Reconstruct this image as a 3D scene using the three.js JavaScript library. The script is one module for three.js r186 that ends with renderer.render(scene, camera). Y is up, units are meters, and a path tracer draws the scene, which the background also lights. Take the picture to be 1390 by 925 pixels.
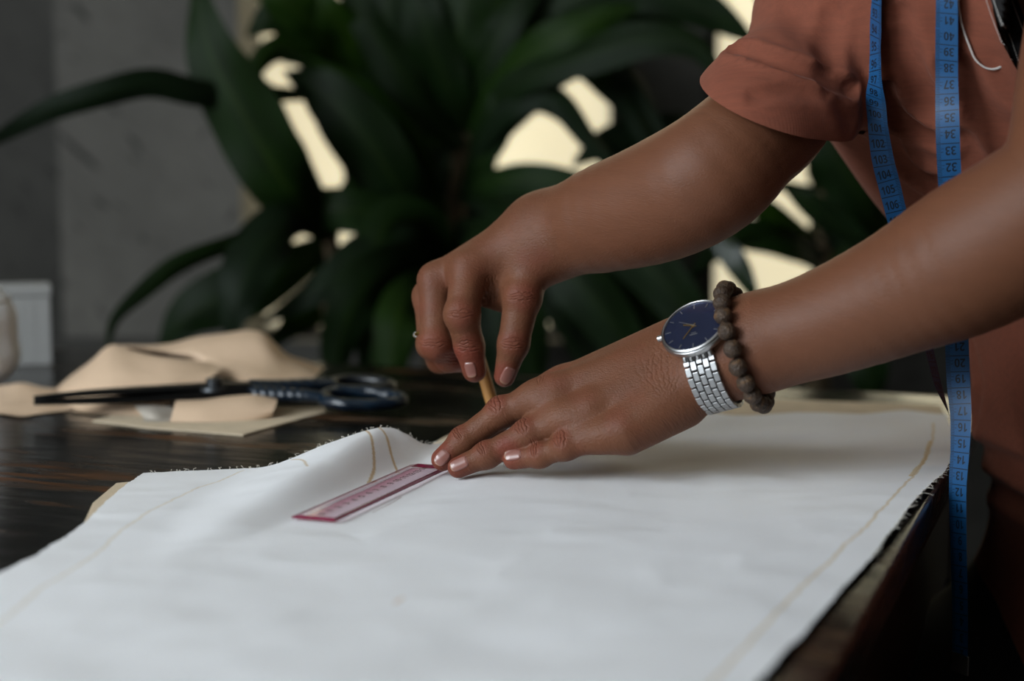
import * as THREE from 'three';
import { mergeGeometries, mergeVertices } from 'three/addons/utils/BufferGeometryUtils.js';
import { RoundedBoxGeometry } from 'three/addons/geometries/RoundedBoxGeometry.js';
import { RectAreaLightUniformsLib } from 'three/addons/lights/RectAreaLightUniformsLib.js';
import { ImprovedNoise } from 'three/addons/math/ImprovedNoise.js';

// ---------------------------------------------------------------- camera, light, exposure
const scene = new THREE.Scene();
const renderer = new THREE.WebGLRenderer({ antialias: true });
renderer.toneMapping = THREE.LinearToneMapping;
renderer.toneMappingExposure = 1.27;
renderer.shadowMap.enabled = true;
RectAreaLightUniformsLib.init();

const W = 1390, H = 925, FOCAL = 1930, PITCH = Math.atan(207.5 / 1930), TABLE_Y = 0.76, CAM_H = 0.19;
const camera = new THREE.PerspectiveCamera(2 * Math.atan(H / 2 / FOCAL) * 180 / Math.PI, W / H, 0.05, 60);
camera.position.set(0, TABLE_Y + CAM_H, 0);
camera.rotation.set(-PITCH, 0, 0);
camera.focus = 0.92;
camera.userData.fStop = 3.1;
scene.add(camera);
camera.updateMatrixWorld(true);
scene.background = new THREE.Color(0.02, 0.022, 0.026);

const V = (x, y, z) => new THREE.Vector3(x, y, z);
// daylight: one large frosted window in the left wall and one high in the front wall, beside and behind the camera
const DAY = [
  { at: V(-2.18, 1.7, 0.3), look: V(0.0, 0.95, -0.9), w: 1.5, h: 1.5, color: new THREE.Color(0.87, 0.945, 1.0), power: 11.0 },
  { at: V(-1.45, 1.95, 1.38), look: V(-0.6, 1.6, 0), w: 1.0, h: 1.0, color: new THREE.Color(0.87, 0.94, 1.0), power: 4.6 },
];
const BACK_GLOW = { color: new THREE.Color(1.0, 0.93, 0.70), level: 0.45, power: 0.45 };

// ---------------------------------------------------------------- helpers
const R3 = V(1, 0, 0), F3 = V(0, -Math.sin(PITCH), -Math.cos(PITCH)), U3 = V(0, Math.cos(PITCH), -Math.sin(PITCH));
const CP = camera.position.clone();
const ray = (px, py) => F3.clone().addScaledVector(R3, (px - W / 2) / FOCAL).addScaledVector(U3, -(py - H / 2) / FOCAL);
const at = (px, py, t) => CP.clone().addScaledVector(ray(px, py), t);                 // a measured point at distance t
const onPlane = (px, py, y) => { const d = ray(px, py); return CP.clone().addScaledVector(d, (y - CP.y) / d.y); };
const onTable = (px, py, dy = 0) => onPlane(px, py, TABLE_Y + dy);
const camVec = (r, u, b) => R3.clone().multiplyScalar(r).addScaledVector(U3, u).addScaledVector(F3, -b);
const clamp = (x, a = 0, b = 1) => Math.min(b, Math.max(a, x));
const sstep = (a, b, x) => { const t = clamp((x - a) / (b - a)); return t * t * (3 - 2 * t); };
const lerp = (a, b, t) => a + (b - a) * t;
function rng(seed) { let s = seed >>> 0; return () => { s = (s + 0x6D2B79F5) >>> 0; let t = Math.imul(s ^ (s >>> 15), 1 | s); t = (t + Math.imul(t ^ (t >>> 7), 61 | t)) ^ t; return ((t ^ (t >>> 14)) >>> 0) / 4294967296; }; }
const perm = new ImprovedNoise();
const noise = (x, y, z = 0) => perm.noise(x + 31.7, y + 17.3, z + 5.1);
const fbm = (x, y, z = 0, o = 4) => { let s = 0, a = 0.5, f = 1; for (let i = 0; i < o; i++) { s += a * noise(x * f, y * f, z * f + i * 7.7); a *= 0.5; f *= 2.03; } return s; };
const used = new Map();
function numbered(name) { const n = used.get(name) ?? 0; used.set(name, n + 1); return n ? `${name}_${String(n).padStart(3, '0')}` : name; }
function shade(o) { o.castShadow = o.receiveShadow = true; return o; }
function thing(name, label, category, pos = V(0, 0, 0), group) {
  const o = new THREE.Group(); o.name = numbered(name); o.position.copy(pos); scene.add(o);
  o.userData = { label, category }; if (group) o.userData.group = group;
  return o;
}
function part(name, geo, mat, parent, label) {              // geometry is given in world space and moved under its parent
  const m = shade(new THREE.Mesh(geo, mat)); m.name = name; parent.add(m);
  parent.updateWorldMatrix(true, false);
  geo.applyMatrix4(parent.matrixWorld.clone().invert());
  if (label) m.userData.label = label;
  return m;
}
function struct(name, geo, mat, parent = scene) {
  const m = shade(new THREE.Mesh(geo, mat)); m.name = numbered(name); parent.add(m);
  if (parent === scene) m.userData.kind = 'structure';
  return m;
}
const box = (w, h, d, x, y, z, r = 0) => (r ? new RoundedBoxGeometry(w, h, d, 3, r) : new THREE.BoxGeometry(w, h, d)).translate(x, y, z);
function fromGrid(nu, nv, f, uvf) {                         // (nu+1) x (nv+1) points
  const pos = [], uv = [], idx = [];
  for (let j = 0; j <= nv; j++) for (let i = 0; i <= nu; i++) {
    const p = f(i / nu, j / nv, i, j); pos.push(p.x, p.y, p.z);
    const t = uvf ? uvf(i / nu, j / nv, p) : [i / nu, j / nv]; uv.push(t[0], t[1]);
  }
  for (let j = 0; j < nv; j++) for (let i = 0; i < nu; i++) { const a = j * (nu + 1) + i, b = a + 1, c = a + nu + 1, d = c + 1; idx.push(a, b, d, a, d, c); }
  const g = new THREE.BufferGeometry();
  g.setAttribute('position', new THREE.Float32BufferAttribute(pos, 3)); g.setAttribute('uv', new THREE.Float32BufferAttribute(uv, 2));
  g.setIndex(idx); g.computeVertexNormals(); return g;
}
function sweep(path, profile, closedProfile = true, frameUp) {   // path: Vector3[]; profile(i, t) -> [[a, b], ...] in (side, up)
  const n = path.length, rings = [];
  let up = frameUp ? null : V(0, 1, 0);
  for (let i = 0; i < n; i++) {
    const tan = path[Math.min(n - 1, i + 1)].clone().sub(path[Math.max(0, i - 1)]).normalize();
    const u0 = frameUp ? frameUp(i / (n - 1), i).clone() : up;
    const side = new THREE.Vector3().crossVectors(tan, u0).normalize();
    const u1 = new THREE.Vector3().crossVectors(side, tan).normalize(); up = u1;
    rings.push(profile(i, i / (n - 1)).map(([a, b]) => path[i].clone().addScaledVector(side, a).addScaledVector(u1, b)));
  }
  const m = rings[0].length, pos = [], uv = [], idx = [];
  const cols = closedProfile ? m + 1 : m;
  rings.forEach((r, i) => { for (let k = 0; k < cols; k++) { const p = r[k % m]; pos.push(p.x, p.y, p.z); uv.push(k / (cols - 1), i / (n - 1)); } });
  for (let i = 0; i < n - 1; i++) for (let k = 0; k < cols - 1; k++) { const a = i * cols + k, b = a + 1, c = a + cols, d = c + 1; idx.push(a, c, b, b, c, d); }
  if (closedProfile) for (const i of [0, n - 1]) {
    const c = rings[i].reduce((s, p) => s.add(p), V(0, 0, 0)).multiplyScalar(1 / m), b0 = pos.length / 3; pos.push(c.x, c.y, c.z); uv.push(0.5, i ? 1 : 0);
    for (let k = 0; k < m; k++) { const a = b0 + 1 + k; pos.push(rings[i][k].x, rings[i][k].y, rings[i][k].z); uv.push(k / m, i ? 1 : 0); idx.push(...(i ? [b0, a, b0 + 1 + (k + 1) % m] : [b0, b0 + 1 + (k + 1) % m, a])); }
  }
  const g = new THREE.BufferGeometry();
  g.setAttribute('position', new THREE.Float32BufferAttribute(pos, 3)); g.setAttribute('uv', new THREE.Float32BufferAttribute(uv, 2));
  g.setIndex(idx); g.computeVertexNormals(); return g;
}
function outward(idx, pos) {                                // turn a closed mesh right side out
  let v = 0; const P = (i) => V(pos[i * 3], pos[i * 3 + 1], pos[i * 3 + 2]), o = P(0);
  for (let i = 0; i < idx.length; i += 3) v += P(idx[i]).sub(o).dot(P(idx[i + 1]).sub(o).cross(P(idx[i + 2]).sub(o)));
  if (v < 0) for (let i = 0; i < idx.length; i += 3) [idx[i], idx[i + 1]] = [idx[i + 1], idx[i]];
}
const circle = (r, n = 12, ry = r) => Array.from({ length: n }, (_, k) => [Math.cos(k / n * 2 * Math.PI) * r, Math.sin(k / n * 2 * Math.PI) * ry]);
const curve = (pts, n) => new THREE.CatmullRomCurve3(pts, false, 'centripetal').getPoints(n);
function tex(w, h, f, { srgb = true, rep = null, aniso = true } = {}) {   // f(x, y) -> [r, g, b] in 0..1
  const d = new Uint8Array(w * h * 4);
  for (let y = 0; y < h; y++) for (let x = 0; x < w; x++) { const c = f(x, y), i = (y * w + x) * 4; d[i] = clamp(c[0]) * 255; d[i + 1] = clamp(c[1]) * 255; d[i + 2] = clamp(c[2]) * 255; d[i + 3] = 255; }
  const t = new THREE.DataTexture(d, w, h); t.magFilter = THREE.LinearFilter; t.minFilter = THREE.LinearMipmapLinearFilter; t.generateMipmaps = true;
  t.wrapS = t.wrapT = THREE.RepeatWrapping; if (srgb) t.colorSpace = THREE.SRGBColorSpace; if (rep) t.repeat.set(rep[0], rep[1]); t.needsUpdate = true; return t;
}
function canvasTex(w, h, draw, srgb = true) {
  const c = document.createElement('canvas'); c.width = w; c.height = h; draw(c.getContext('2d'), w, h);
  const t = new THREE.CanvasTexture(c); if (srgb) t.colorSpace = THREE.SRGBColorSpace; t.magFilter = THREE.LinearFilter; t.anisotropy = 8; return t;
}
const std = (o) => new THREE.MeshStandardMaterial(o), phys = (o) => new THREE.MeshPhysicalMaterial(o);
const lin = (r, g, b) => new THREE.Color().setRGB(r, g, b);
const tileNoise = (x, y, w, h, fx, fy, s = 0) => {          // periodic noise on a w x h tile
  const a = x / w * 2 * Math.PI, b = y / h * 2 * Math.PI; return noise(Math.cos(a) * fx + s, Math.sin(a) * fx + Math.cos(b) * fy, Math.sin(b) * fy + s * 0.7);
};

// ---------------------------------------------------------------- signed distance modelling
// a primitive is a tapered capsule; fields are joined by a smooth minimum and meshed by surface nets
const smin = (a, b, k) => { if (k <= 0) return Math.min(a, b); const h = Math.max(k - Math.abs(a - b), 0) / k; return Math.min(a, b) - h * h * k * 0.25; };
function cap(a, b, ra, rb = ra) {
  const ax = a.x, ay = a.y, az = a.z, bx = b.x - ax, by = b.y - ay, bz = b.z - az, L = Math.max(1e-9, bx * bx + by * by + bz * bz);
  const f = (x, y, z) => { const px = x - ax, py = y - ay, pz = z - az; let h = (px * bx + py * by + pz * bz) / L; h = h < 0 ? 0 : h > 1 ? 1 : h; const dx = px - bx * h, dy = py - by * h, dz = pz - bz * h; return Math.sqrt(dx * dx + dy * dy + dz * dz) - (ra + (rb - ra) * h); };
  f.c = V(ax + bx / 2, ay + by / 2, az + bz / 2); f.r = Math.sqrt(L) / 2 + Math.max(ra, rb); return f;
}
const chain = (pts) => pts.slice(1).map((p, i) => cap(pts[i][0], p[0], pts[i][1], p[1]));   // [[point, radius], ...]
function union(fs, k) {
  const F = (x, y, z) => { let d = fs[0](x, y, z); for (let i = 1; i < fs.length; i++) d = smin(d, fs[i](x, y, z), k); return d; };
  F.fs = fs; F.k = k; return F;
}
function surfaceNets(field, lo, hi, cell) {
  const nx = Math.ceil((hi.x - lo.x) / cell) + 2, ny = Math.ceil((hi.y - lo.y) / cell) + 2, nz = Math.ceil((hi.z - lo.z) / cell) + 2;
  const val = new Float32Array(nx * ny * nz).fill(1), B = 6, id = (i, j, k) => (k * ny + j) * nx + i;
  for (let k = 0; k < nz; k += B) for (let j = 0; j < ny; j += B) for (let i = 0; i < nx; i += B) {
    const half = cell * B / 2, d = field(lo.x + i * cell + half, lo.y + j * cell + half, lo.z + k * cell + half);
    if (Math.abs(d) > half * 1.9 + 0.004) { if (d < 0) for (let c = k; c < Math.min(nz, k + B); c++) for (let b = j; b < Math.min(ny, j + B); b++) for (let a = i; a < Math.min(nx, i + B); a++) val[id(a, b, c)] = -1; continue; }
    for (let c = k; c < Math.min(nz, k + B); c++) for (let b = j; b < Math.min(ny, j + B); b++) for (let a = i; a < Math.min(nx, i + B); a++) val[id(a, b, c)] = field(lo.x + a * cell, lo.y + b * cell, lo.z + c * cell);
  }
  const vi = new Int32Array(nx * ny * nz).fill(-1), pos = [], idx = [];
  const E = [[0, 1], [2, 3], [4, 5], [6, 7], [0, 2], [1, 3], [4, 6], [5, 7], [0, 4], [1, 5], [2, 6], [3, 7]], cv = new Float32Array(8);
  for (let k = 0; k < nz - 1; k++) for (let j = 0; j < ny - 1; j++) for (let i = 0; i < nx - 1; i++) {
    let m = 0; for (let c = 0; c < 8; c++) { cv[c] = val[id(i + (c & 1), j + ((c >> 1) & 1), k + (c >> 2))]; if (cv[c] < 0) m |= 1 << c; }
    if (m === 0 || m === 255) continue;
    let x = 0, y = 0, z = 0, n = 0;
    for (const [a, b] of E) { if ((cv[a] < 0) === (cv[b] < 0)) continue; const t = cv[a] / (cv[a] - cv[b]); x += (a & 1) + ((b & 1) - (a & 1)) * t; y += ((a >> 1) & 1) + (((b >> 1) & 1) - ((a >> 1) & 1)) * t; z += (a >> 2) + ((b >> 2) - (a >> 2)) * t; n++; }
    vi[id(i, j, k)] = pos.length / 3; pos.push(lo.x + (i + x / n) * cell, lo.y + (j + y / n) * cell, lo.z + (k + z / n) * cell);
  }
  const quad = (a, b, c, d, f) => { if (a < 0 || b < 0 || c < 0 || d < 0) return; if (f) idx.push(a, b, c, a, c, d); else idx.push(a, c, b, a, d, c); };
  for (let k = 1; k < nz - 1; k++) for (let j = 1; j < ny - 1; j++) for (let i = 1; i < nx - 1; i++) {
    const s = val[id(i, j, k)] < 0;
    if (s !== (val[id(i + 1, j, k)] < 0)) quad(vi[id(i, j - 1, k - 1)], vi[id(i, j, k - 1)], vi[id(i, j, k)], vi[id(i, j - 1, k)], s);
    if (s !== (val[id(i, j + 1, k)] < 0)) quad(vi[id(i - 1, j, k - 1)], vi[id(i - 1, j, k)], vi[id(i, j, k)], vi[id(i, j, k - 1)], s);
    if (s !== (val[id(i, j, k + 1)] < 0)) quad(vi[id(i - 1, j - 1, k)], vi[id(i, j - 1, k)], vi[id(i, j, k)], vi[id(i - 1, j, k)], s);
  }
  const nor = new Float32Array(pos.length), e = cell * 0.5;
  for (let v = 0; v < pos.length; v += 3) {
    let [x, y, z] = [pos[v], pos[v + 1], pos[v + 2]];
    for (let it = 0; it < 2; it++) {
      const gx = field(x + e, y, z) - field(x - e, y, z), gy = field(x, y + e, z) - field(x, y - e, z), gz = field(x, y, z + e) - field(x, y, z - e), l = Math.hypot(gx, gy, gz) || 1;
      nor[v] = gx / l; nor[v + 1] = gy / l; nor[v + 2] = gz / l;
      if (it === 0) { const d = clamp(field(x, y, z), -cell * 0.6, cell * 0.6); x -= d * gx / l; y -= d * gy / l; z -= d * gz / l; pos[v] = x; pos[v + 1] = y; pos[v + 2] = z; }
    }
  }
  const g = new THREE.BufferGeometry();
  g.setAttribute('position', new THREE.Float32BufferAttribute(pos, 3)); g.setAttribute('normal', new THREE.BufferAttribute(nor, 3)); g.setIndex(idx); return g;
}
function hit(field, px, py, t0 = 0.5, t1 = 1.4) {            // where the sight line to a measured pixel meets a field
  const d = ray(px, py), l = d.length(); let t = t0;
  for (let i = 0; i < 200 && t < t1; i++) { const p = CP.clone().addScaledVector(d, t), s = field(p.x, p.y, p.z); if (s < 0.0002) break; t += s / l * 0.8; }
  const p = CP.clone().addScaledVector(d, t), e = 0.001;
  const n = V(field(p.x + e, p.y, p.z) - field(p.x - e, p.y, p.z), field(p.x, p.y + e, p.z) - field(p.x, p.y - e, p.z), field(p.x, p.y, p.z + e) - field(p.x, p.y, p.z - e)).normalize();
  return { p, n, t };
}

// ---------------------------------------------------------------- the room
const ROOM = { x0: -2.2, x1: 2.6, z0: -2.8, z1: 1.4, h: 2.7, t: 0.14 };
const concreteTone = (base, amp, seed) => tex(512, 512, (x, y) => {
  const n = tileNoise(x, y, 512, 512, 1.2, 1.2, seed) * 0.5 + tileNoise(x, y, 512, 512, 4, 4, seed + 3) * 0.3 + tileNoise(x, y, 512, 512, 14, 14, seed + 9) * 0.22;
  const pit = Math.max(0, tileNoise(x, y, 512, 512, 9, 9, seed + 20) - 0.42) * 1.6;
  const v = 1 + n * amp - pit; return base.map((b) => b * v);
});
const concreteBump = tex(256, 256, (x, y) => { const v = 0.5 + tileNoise(x, y, 256, 256, 5, 5, 2) * 0.3 + tileNoise(x, y, 256, 256, 22, 22, 4) * 0.25; return [v, v, v]; }, { srgb: false });
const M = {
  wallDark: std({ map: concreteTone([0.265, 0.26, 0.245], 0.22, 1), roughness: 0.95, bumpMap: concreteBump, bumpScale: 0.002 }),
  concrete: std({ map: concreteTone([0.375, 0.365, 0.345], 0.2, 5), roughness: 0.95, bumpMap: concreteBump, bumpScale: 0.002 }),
  ceiling: std({ color: 0xb8b6b0, roughness: 1 }),
  floor: std({ map: concreteTone([0.30, 0.28, 0.26], 0.3, 8), roughness: 0.7 }),
  frame: std({ color: 0x2a2622, roughness: 0.6 }),
};
function wallWith(holes, w, h, t) {                          // wall in its own plane: x 0..w, y 0..h, thickness t behind z = 0; holes [x0, x1, y0, y1] left to right
  const gs = []; let x = 0;
  const add = (a, b, c, d) => { if (b - a > 0.001 && d - c > 0.001) gs.push(box(b - a, d - c, t, (a + b) / 2, (c + d) / 2, -t / 2)); };
  for (const [a, b, c, d] of holes) { add(x, a, 0, h); add(a, b, 0, c); add(a, b, d, h); x = b; }
  add(x, w, 0, h);
  const g = mergeGeometries(gs), p = g.attributes.position, n = g.attributes.normal, uv = g.attributes.uv;
  for (let i = 0; i < p.count; i++) uv.setXY(i, (Math.abs(n.getX(i)) > 0.5 ? p.getZ(i) : p.getX(i)) / 1.4, (Math.abs(n.getY(i)) > 0.5 ? p.getZ(i) : p.getY(i)) / 1.4);
  return g;
}
const rw = ROOM.x1 - ROOM.x0, rd = ROOM.z1 - ROOM.z0;
const backHoles = [[ROOM.x0 * -1 - 0.545, ROOM.x0 * -1 + 0.225, 0.62, 2.3], [ROOM.x0 * -1 + 0.375, ROOM.x0 * -1 + 2.0, 0.62, 2.3]];
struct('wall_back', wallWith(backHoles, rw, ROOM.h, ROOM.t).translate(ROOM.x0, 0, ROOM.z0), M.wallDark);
const dl = DAY[0], df = DAY[1];
struct('wall_left', wallWith([[ROOM.z1 - dl.at.z - dl.w / 2, ROOM.z1 - dl.at.z + dl.w / 2, dl.at.y - dl.h / 2, dl.at.y + dl.h / 2]], rd, ROOM.h, ROOM.t).rotateY(Math.PI / 2).translate(ROOM.x0, 0, ROOM.z1), M.concrete);
struct('wall_front', wallWith([[ROOM.x1 - df.at.x - df.w / 2, ROOM.x1 - df.at.x + df.w / 2, df.at.y - df.h / 2, df.at.y + df.h / 2]], rw, ROOM.h, ROOM.t).rotateY(Math.PI).translate(ROOM.x1, 0, ROOM.z1), M.concrete);
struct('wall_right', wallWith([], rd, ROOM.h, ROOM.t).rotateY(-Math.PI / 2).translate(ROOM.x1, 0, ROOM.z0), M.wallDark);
struct('floor', box(rw + 0.28, 0.1, rd + 0.28, (ROOM.x0 + ROOM.x1) / 2, -0.05, (ROOM.z0 + ROOM.z1) / 2), M.floor);
struct('ceiling', box(rw + 0.28, 0.1, rd + 0.28, (ROOM.x0 + ROOM.x1) / 2, ROOM.h + 0.05, (ROOM.z0 + ROOM.z1) / 2), M.ceiling);
// concrete pillar on the left, and a low plaster ledge running behind the table
{
  const g = box(0.325, ROOM.h, 0.24, -0.648, ROOM.h / 2, ROOM.z0 + 0.12), uv = g.attributes.uv;
  for (let i = 0; i < uv.count; i++) uv.setXY(i, uv.getX(i) * 0.25, uv.getY(i) * 2);
  struct('trim_1', g, M.concrete);
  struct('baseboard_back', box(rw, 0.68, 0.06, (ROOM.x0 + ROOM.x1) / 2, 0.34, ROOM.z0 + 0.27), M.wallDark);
}
// daylight windows: frosted glass in frames, each with an area light of its own size just inside
for (const [i, d] of DAY.entries()) {
  const g = new THREE.Group(); g.name = `window_${i + 1}`; g.userData.kind = 'structure'; g.position.copy(d.at);
  g.rotation.y = i ? Math.PI : Math.PI / 2; scene.add(g);
  const fr = [[d.w, 0.05, 0, d.h / 2 - 0.025], [d.w, 0.05, 0, -d.h / 2 + 0.025], [0.05, d.h, d.w / 2 - 0.025, 0], [0.05, d.h, -d.w / 2 + 0.025, 0], [0.04, d.h, 0, 0]];
  struct('window_frame', mergeGeometries(fr.map(([w, h, x, y]) => box(w, h, 0.06, x, y, -0.06))), M.frame, g);
  for (const s of [-1, 1]) struct('pane', box(d.w / 2 - 0.06, d.h - 0.1, 0.008, s * d.w / 4, 0, -0.07), std({ color: 0xffffff, roughness: 0.6, emissive: d.color, emissiveIntensity: 0.8 }), g);
  const L = new THREE.RectAreaLight(d.color, d.power, d.w - 0.1, d.h - 0.1); L.position.copy(d.at); L.lookAt(d.look.x, d.look.y, d.look.z); scene.add(L);
  L.position.addScaledVector(d.look.clone().sub(d.at).normalize(), 0.05);
}
// two windows behind the plants, closed with cream blinds that the day outside makes glow
const slatMat = std({ color: 0xe8dcb8, roughness: 0.8, emissive: BACK_GLOW.color, emissiveIntensity: BACK_GLOW.level });
for (const [i, [a, b, c, d]] of backHoles.entries()) {
  const x0 = a + ROOM.x0, x1 = b + ROOM.x0, g = new THREE.Group(); g.name = `window_${i + 3}`; g.userData.kind = 'structure'; scene.add(g);
  const w = x1 - x0, xm = (x0 + x1) / 2, zf = ROOM.z0 - 0.07;
  const fr = [[w, 0.04, xm, d - 0.02], [w, 0.05, xm, c + 0.025], [0.03, d - c, x0 + 0.015, (c + d) / 2], [0.03, d - c, x1 - 0.015, (c + d) / 2]];
  struct('window_frame', mergeGeometries(fr.map(([ww, hh, x, y]) => box(ww, hh, 0.06, x, y, zf))), M.frame, g);
  struct('window_sill', box(w + 0.06, 0.03, 0.2, xm, c - 0.015, ROOM.z0 - 0.03, 0.006), M.concrete, g);
  const slats = [], pitch = 0.0135;
  for (let y = c + 0.06; y < d - 0.05; y += pitch) { const s = box(w - 0.06, 0.0012, 0.0145, 0, 0, 0); s.rotateX(1.15); s.translate(xm, y, zf - 0.01); slats.push(s); }
  struct('blind_slats', mergeGeometries(slats), slatMat, g).userData.kind = 'stuff';
  struct('window_glass', box(w - 0.06, d - c - 0.08, 0.004, xm, (c + d) / 2, zf - 0.035), std({ color: 0xd8d2bc, roughness: 0.5, emissive: BACK_GLOW.color, emissiveIntensity: BACK_GLOW.level * 0.35 }), g);
  const L = new THREE.RectAreaLight(BACK_GLOW.color, BACK_GLOW.power, w - 0.08, d - c - 0.1); L.position.set(xm, (c + d) / 2, zf + 0.05); L.lookAt(xm, (c + d) / 2, 5); scene.add(L);
}

// ---------------------------------------------------------------- work table: its right edge runs away from the camera
const eV = V(-0.384, 0, 0.923), eU = V(-0.923, 0, -0.384), KC = V(0.433, TABLE_Y, -1.28), TU = 1.8, TV = 1.3;
const onTop = (u, v, y = 0) => KC.clone().addScaledVector(eU, u).addScaledVector(eV, v).add(V(0, y, 0));
const tableUV = (p) => { const d = p.clone().sub(KC); return [d.dot(eU), d.dot(eV)]; };
const lacquer = (() => {
  const Wt = 1536, Ht = 1024, sc = (v) => clamp(v);
  const wear = (x, y) => { const u = x / Wt * TU, v = y / Ht * TV;
    const a = fbm(u * 3.2, v * 16, 1, 4), b = fbm(u * 14, v * 70, 7, 3), e = sstep(0.11, 0.0, u) * 0.12;
    return sc((a * 1.5 + b * 0.9 - 0.16 + e) * 1.9); };
  const map = tex(Wt, Ht, (x, y) => { const w = wear(x, y), g = fbm(x / Wt * 40, y / Ht * 9, 3, 3); return [lerp(0.065, 0.34, w) + g * 0.02, lerp(0.06, 0.20, w) + g * 0.015, lerp(0.058, 0.09, w)]; });
  const rough = tex(768, 512, (x, y) => { const w = wear(x * 2, y * 2), s = fbm(x / 20, y / 20, 4, 3); const r = 0.2 + w * 0.25 + s * 0.1; return [r, r, r]; }, { srgb: false });
  const bump = tex(768, 512, (x, y) => { const v = 0.5 + fbm(x / 768 * 25, y / 512 * 90, 11, 4) * 0.6 - wear(x * 2, y * 2) * 0.15; return [v, v, v]; }, { srgb: false });
  return phys({ map, roughnessMap: rough, roughness: 1, bumpMap: bump, bumpScale: 0.0006, specularIntensity: 0.7 });
})();
const table = thing('work_table', 'old dark lacquered wooden work table with worn brown patches and a moulded edge', 'table', onTop(0.9, 0.65, -TABLE_Y));
{
  const slab = (u0, u1, v0, v1, y0, y1, r) => {
    const g = new RoundedBoxGeometry(u1 - u0, y1 - y0, v1 - v0, 3, r); const p = g.attributes.position, uv = g.attributes.uv, nn = g.attributes.normal;
    const q = V(0, 0, 0);
    for (let i = 0; i < p.count; i++) { q.set(p.getX(i), p.getY(i), p.getZ(i)); const u = q.x + (u0 + u1) / 2, v = -q.z + (v0 + v1) / 2; const w = onTop(u, v, q.y + (y0 + y1) / 2); p.setXYZ(i, w.x, w.y, w.z);
      const n = V(0, 0, 0).addScaledVector(eU, nn.getX(i)).addScaledVector(eV, -nn.getZ(i)); nn.setXYZ(i, n.x, nn.getY(i), n.z); uv.setXY(i, (u + (Math.abs(nn.getY(i)) < 0.5 ? q.y : 0)) / TU, (v + (Math.abs(nn.getY(i)) < 0.5 ? q.y * 2 : 0)) / TV); }
    return g;
  };
  const topMat = lacquer, darkWood = std({ map: tex(256, 256, (x, y) => { const g = 0.5 + tileNoise(x, y, 256, 256, 1.5, 9, 3) * 0.6; return [0.13 + g * 0.10, 0.085 + g * 0.05, 0.06 + g * 0.03]; }), roughness: 0.35 });
  darkWood.map.repeat.set(3, 3);
  part('table_top', slab(0, TU, 0, TV, -0.022, 0, 0.003), topMat, table);
  part('edge_moulding', slab(0.006, 0.03, 0.006, TV - 0.006, -0.042, -0.022, 0.006), darkWood, table);
  part('edge_moulding', slab(0.03, TU - 0.006, 0.006, 0.03, -0.042, -0.022, 0.006), darkWood, table);
  part('apron', slab(0.022, 0.04, 0.03, TV - 0.03, -0.15, -0.022, 0.002), darkWood, table);
  part('apron', slab(0.04, TU - 0.03, 0.022, 0.04, -0.15, -0.022, 0.002), darkWood, table);
  part('apron', slab(0.04, TU - 0.03, TV - 0.04, TV - 0.022, -0.15, -0.022, 0.002), darkWood, table);
  part('apron', slab(TU - 0.04, TU - 0.022, 0.03, TV - 0.03, -0.15, -0.022, 0.002), darkWood, table);
  for (const [a, b] of [[0.02, 0.02], [TU - 0.08, 0.02], [0.02, TV - 0.08], [TU - 0.08, TV - 0.08]]) part('leg', slab(a, a + 0.06, b, b + 0.06, -TABLE_Y, -0.022, 0.004), darkWood, table);
}

// ---------------------------------------------------------------- cream pattern paper, white cloth, ruler
const polyPts = (list, y) => list.map(([x, yy]) => onTable(x, yy, y));
function flatPoly(pts, thick) {                             // a thin horizontal sheet with an outline in plan
  const s = new THREE.Shape(pts.map((p) => new THREE.Vector2(p.x, -p.z)));
  const g = new THREE.ExtrudeGeometry(s, { depth: thick, bevelEnabled: false }).rotateX(-Math.PI / 2).translate(0, pts[0].y - thick, 0);
  return g;
}
const paperMat = std({ map: tex(256, 256, (x, y) => { const v = 1 + tileNoise(x, y, 256, 256, 8, 8, 3) * 0.05 + tileNoise(x, y, 256, 256, 30, 30, 8) * 0.04; return [0.82 * v, 0.75 * v, 0.645 * v]; }), roughness: 0.9 });
const paper = thing('pattern_paper', 'sheet of cream pattern paper peeking out from under the white cloth', 'paper', onTable(700, 700, 0));
part('sheet', flatPoly(polyPts([[84, 749], [112, 714], [126, 683], [158, 656], [198, 652], [340, 646], [520, 634], [572, 612], [600, 595], [640, 576], [760, 551], [1020, 541], [1276, 550], [1286, 575], [1260, 600], [1050, 700], [700, 850], [300, 830]], 0.0012), 0.0009), paperMat, paper);

// ruler frame on the table: origin at its near-left corner, e1 along the length, e2 across towards the far edge
const RA = onTable(396, 705, 0.0035), RB = onTable(567, 630, 0.0035);
const e1 = RB.clone().sub(RA).setY(0).normalize(), e2 = V(e1.z, 0, -e1.x).negate();
const e2n = V(-e1.z, 0, e1.x); const rulerSide = onTable(473, 710).sub(RA).setY(0).dot(e2n) > 0 ? e2n : e2n.clone().negate();   // from the far edge towards the near edge
const RUL_L = 0.16, RUL_W = Math.min(0.036, onTable(473, 710).sub(RA).setY(0).dot(rulerSide));
const clothLift = (x, z) => {
  const d = V(x - RA.x, 0, z - RA.z), s = d.dot(e1), q = -d.dot(rulerSide);        // q > 0 beyond the far edge
  const along = sstep(-0.195, -0.088, x + Math.max(0, 0.05 - q) * -0.25) * sstep(-0.03, -0.075, x);
  const ramp = sstep(-0.001, 0.034, q);
  return 0.0205 * along * ramp * sstep(0.15, 0.065, q);
};
const clothBase = 0.0022;
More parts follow.
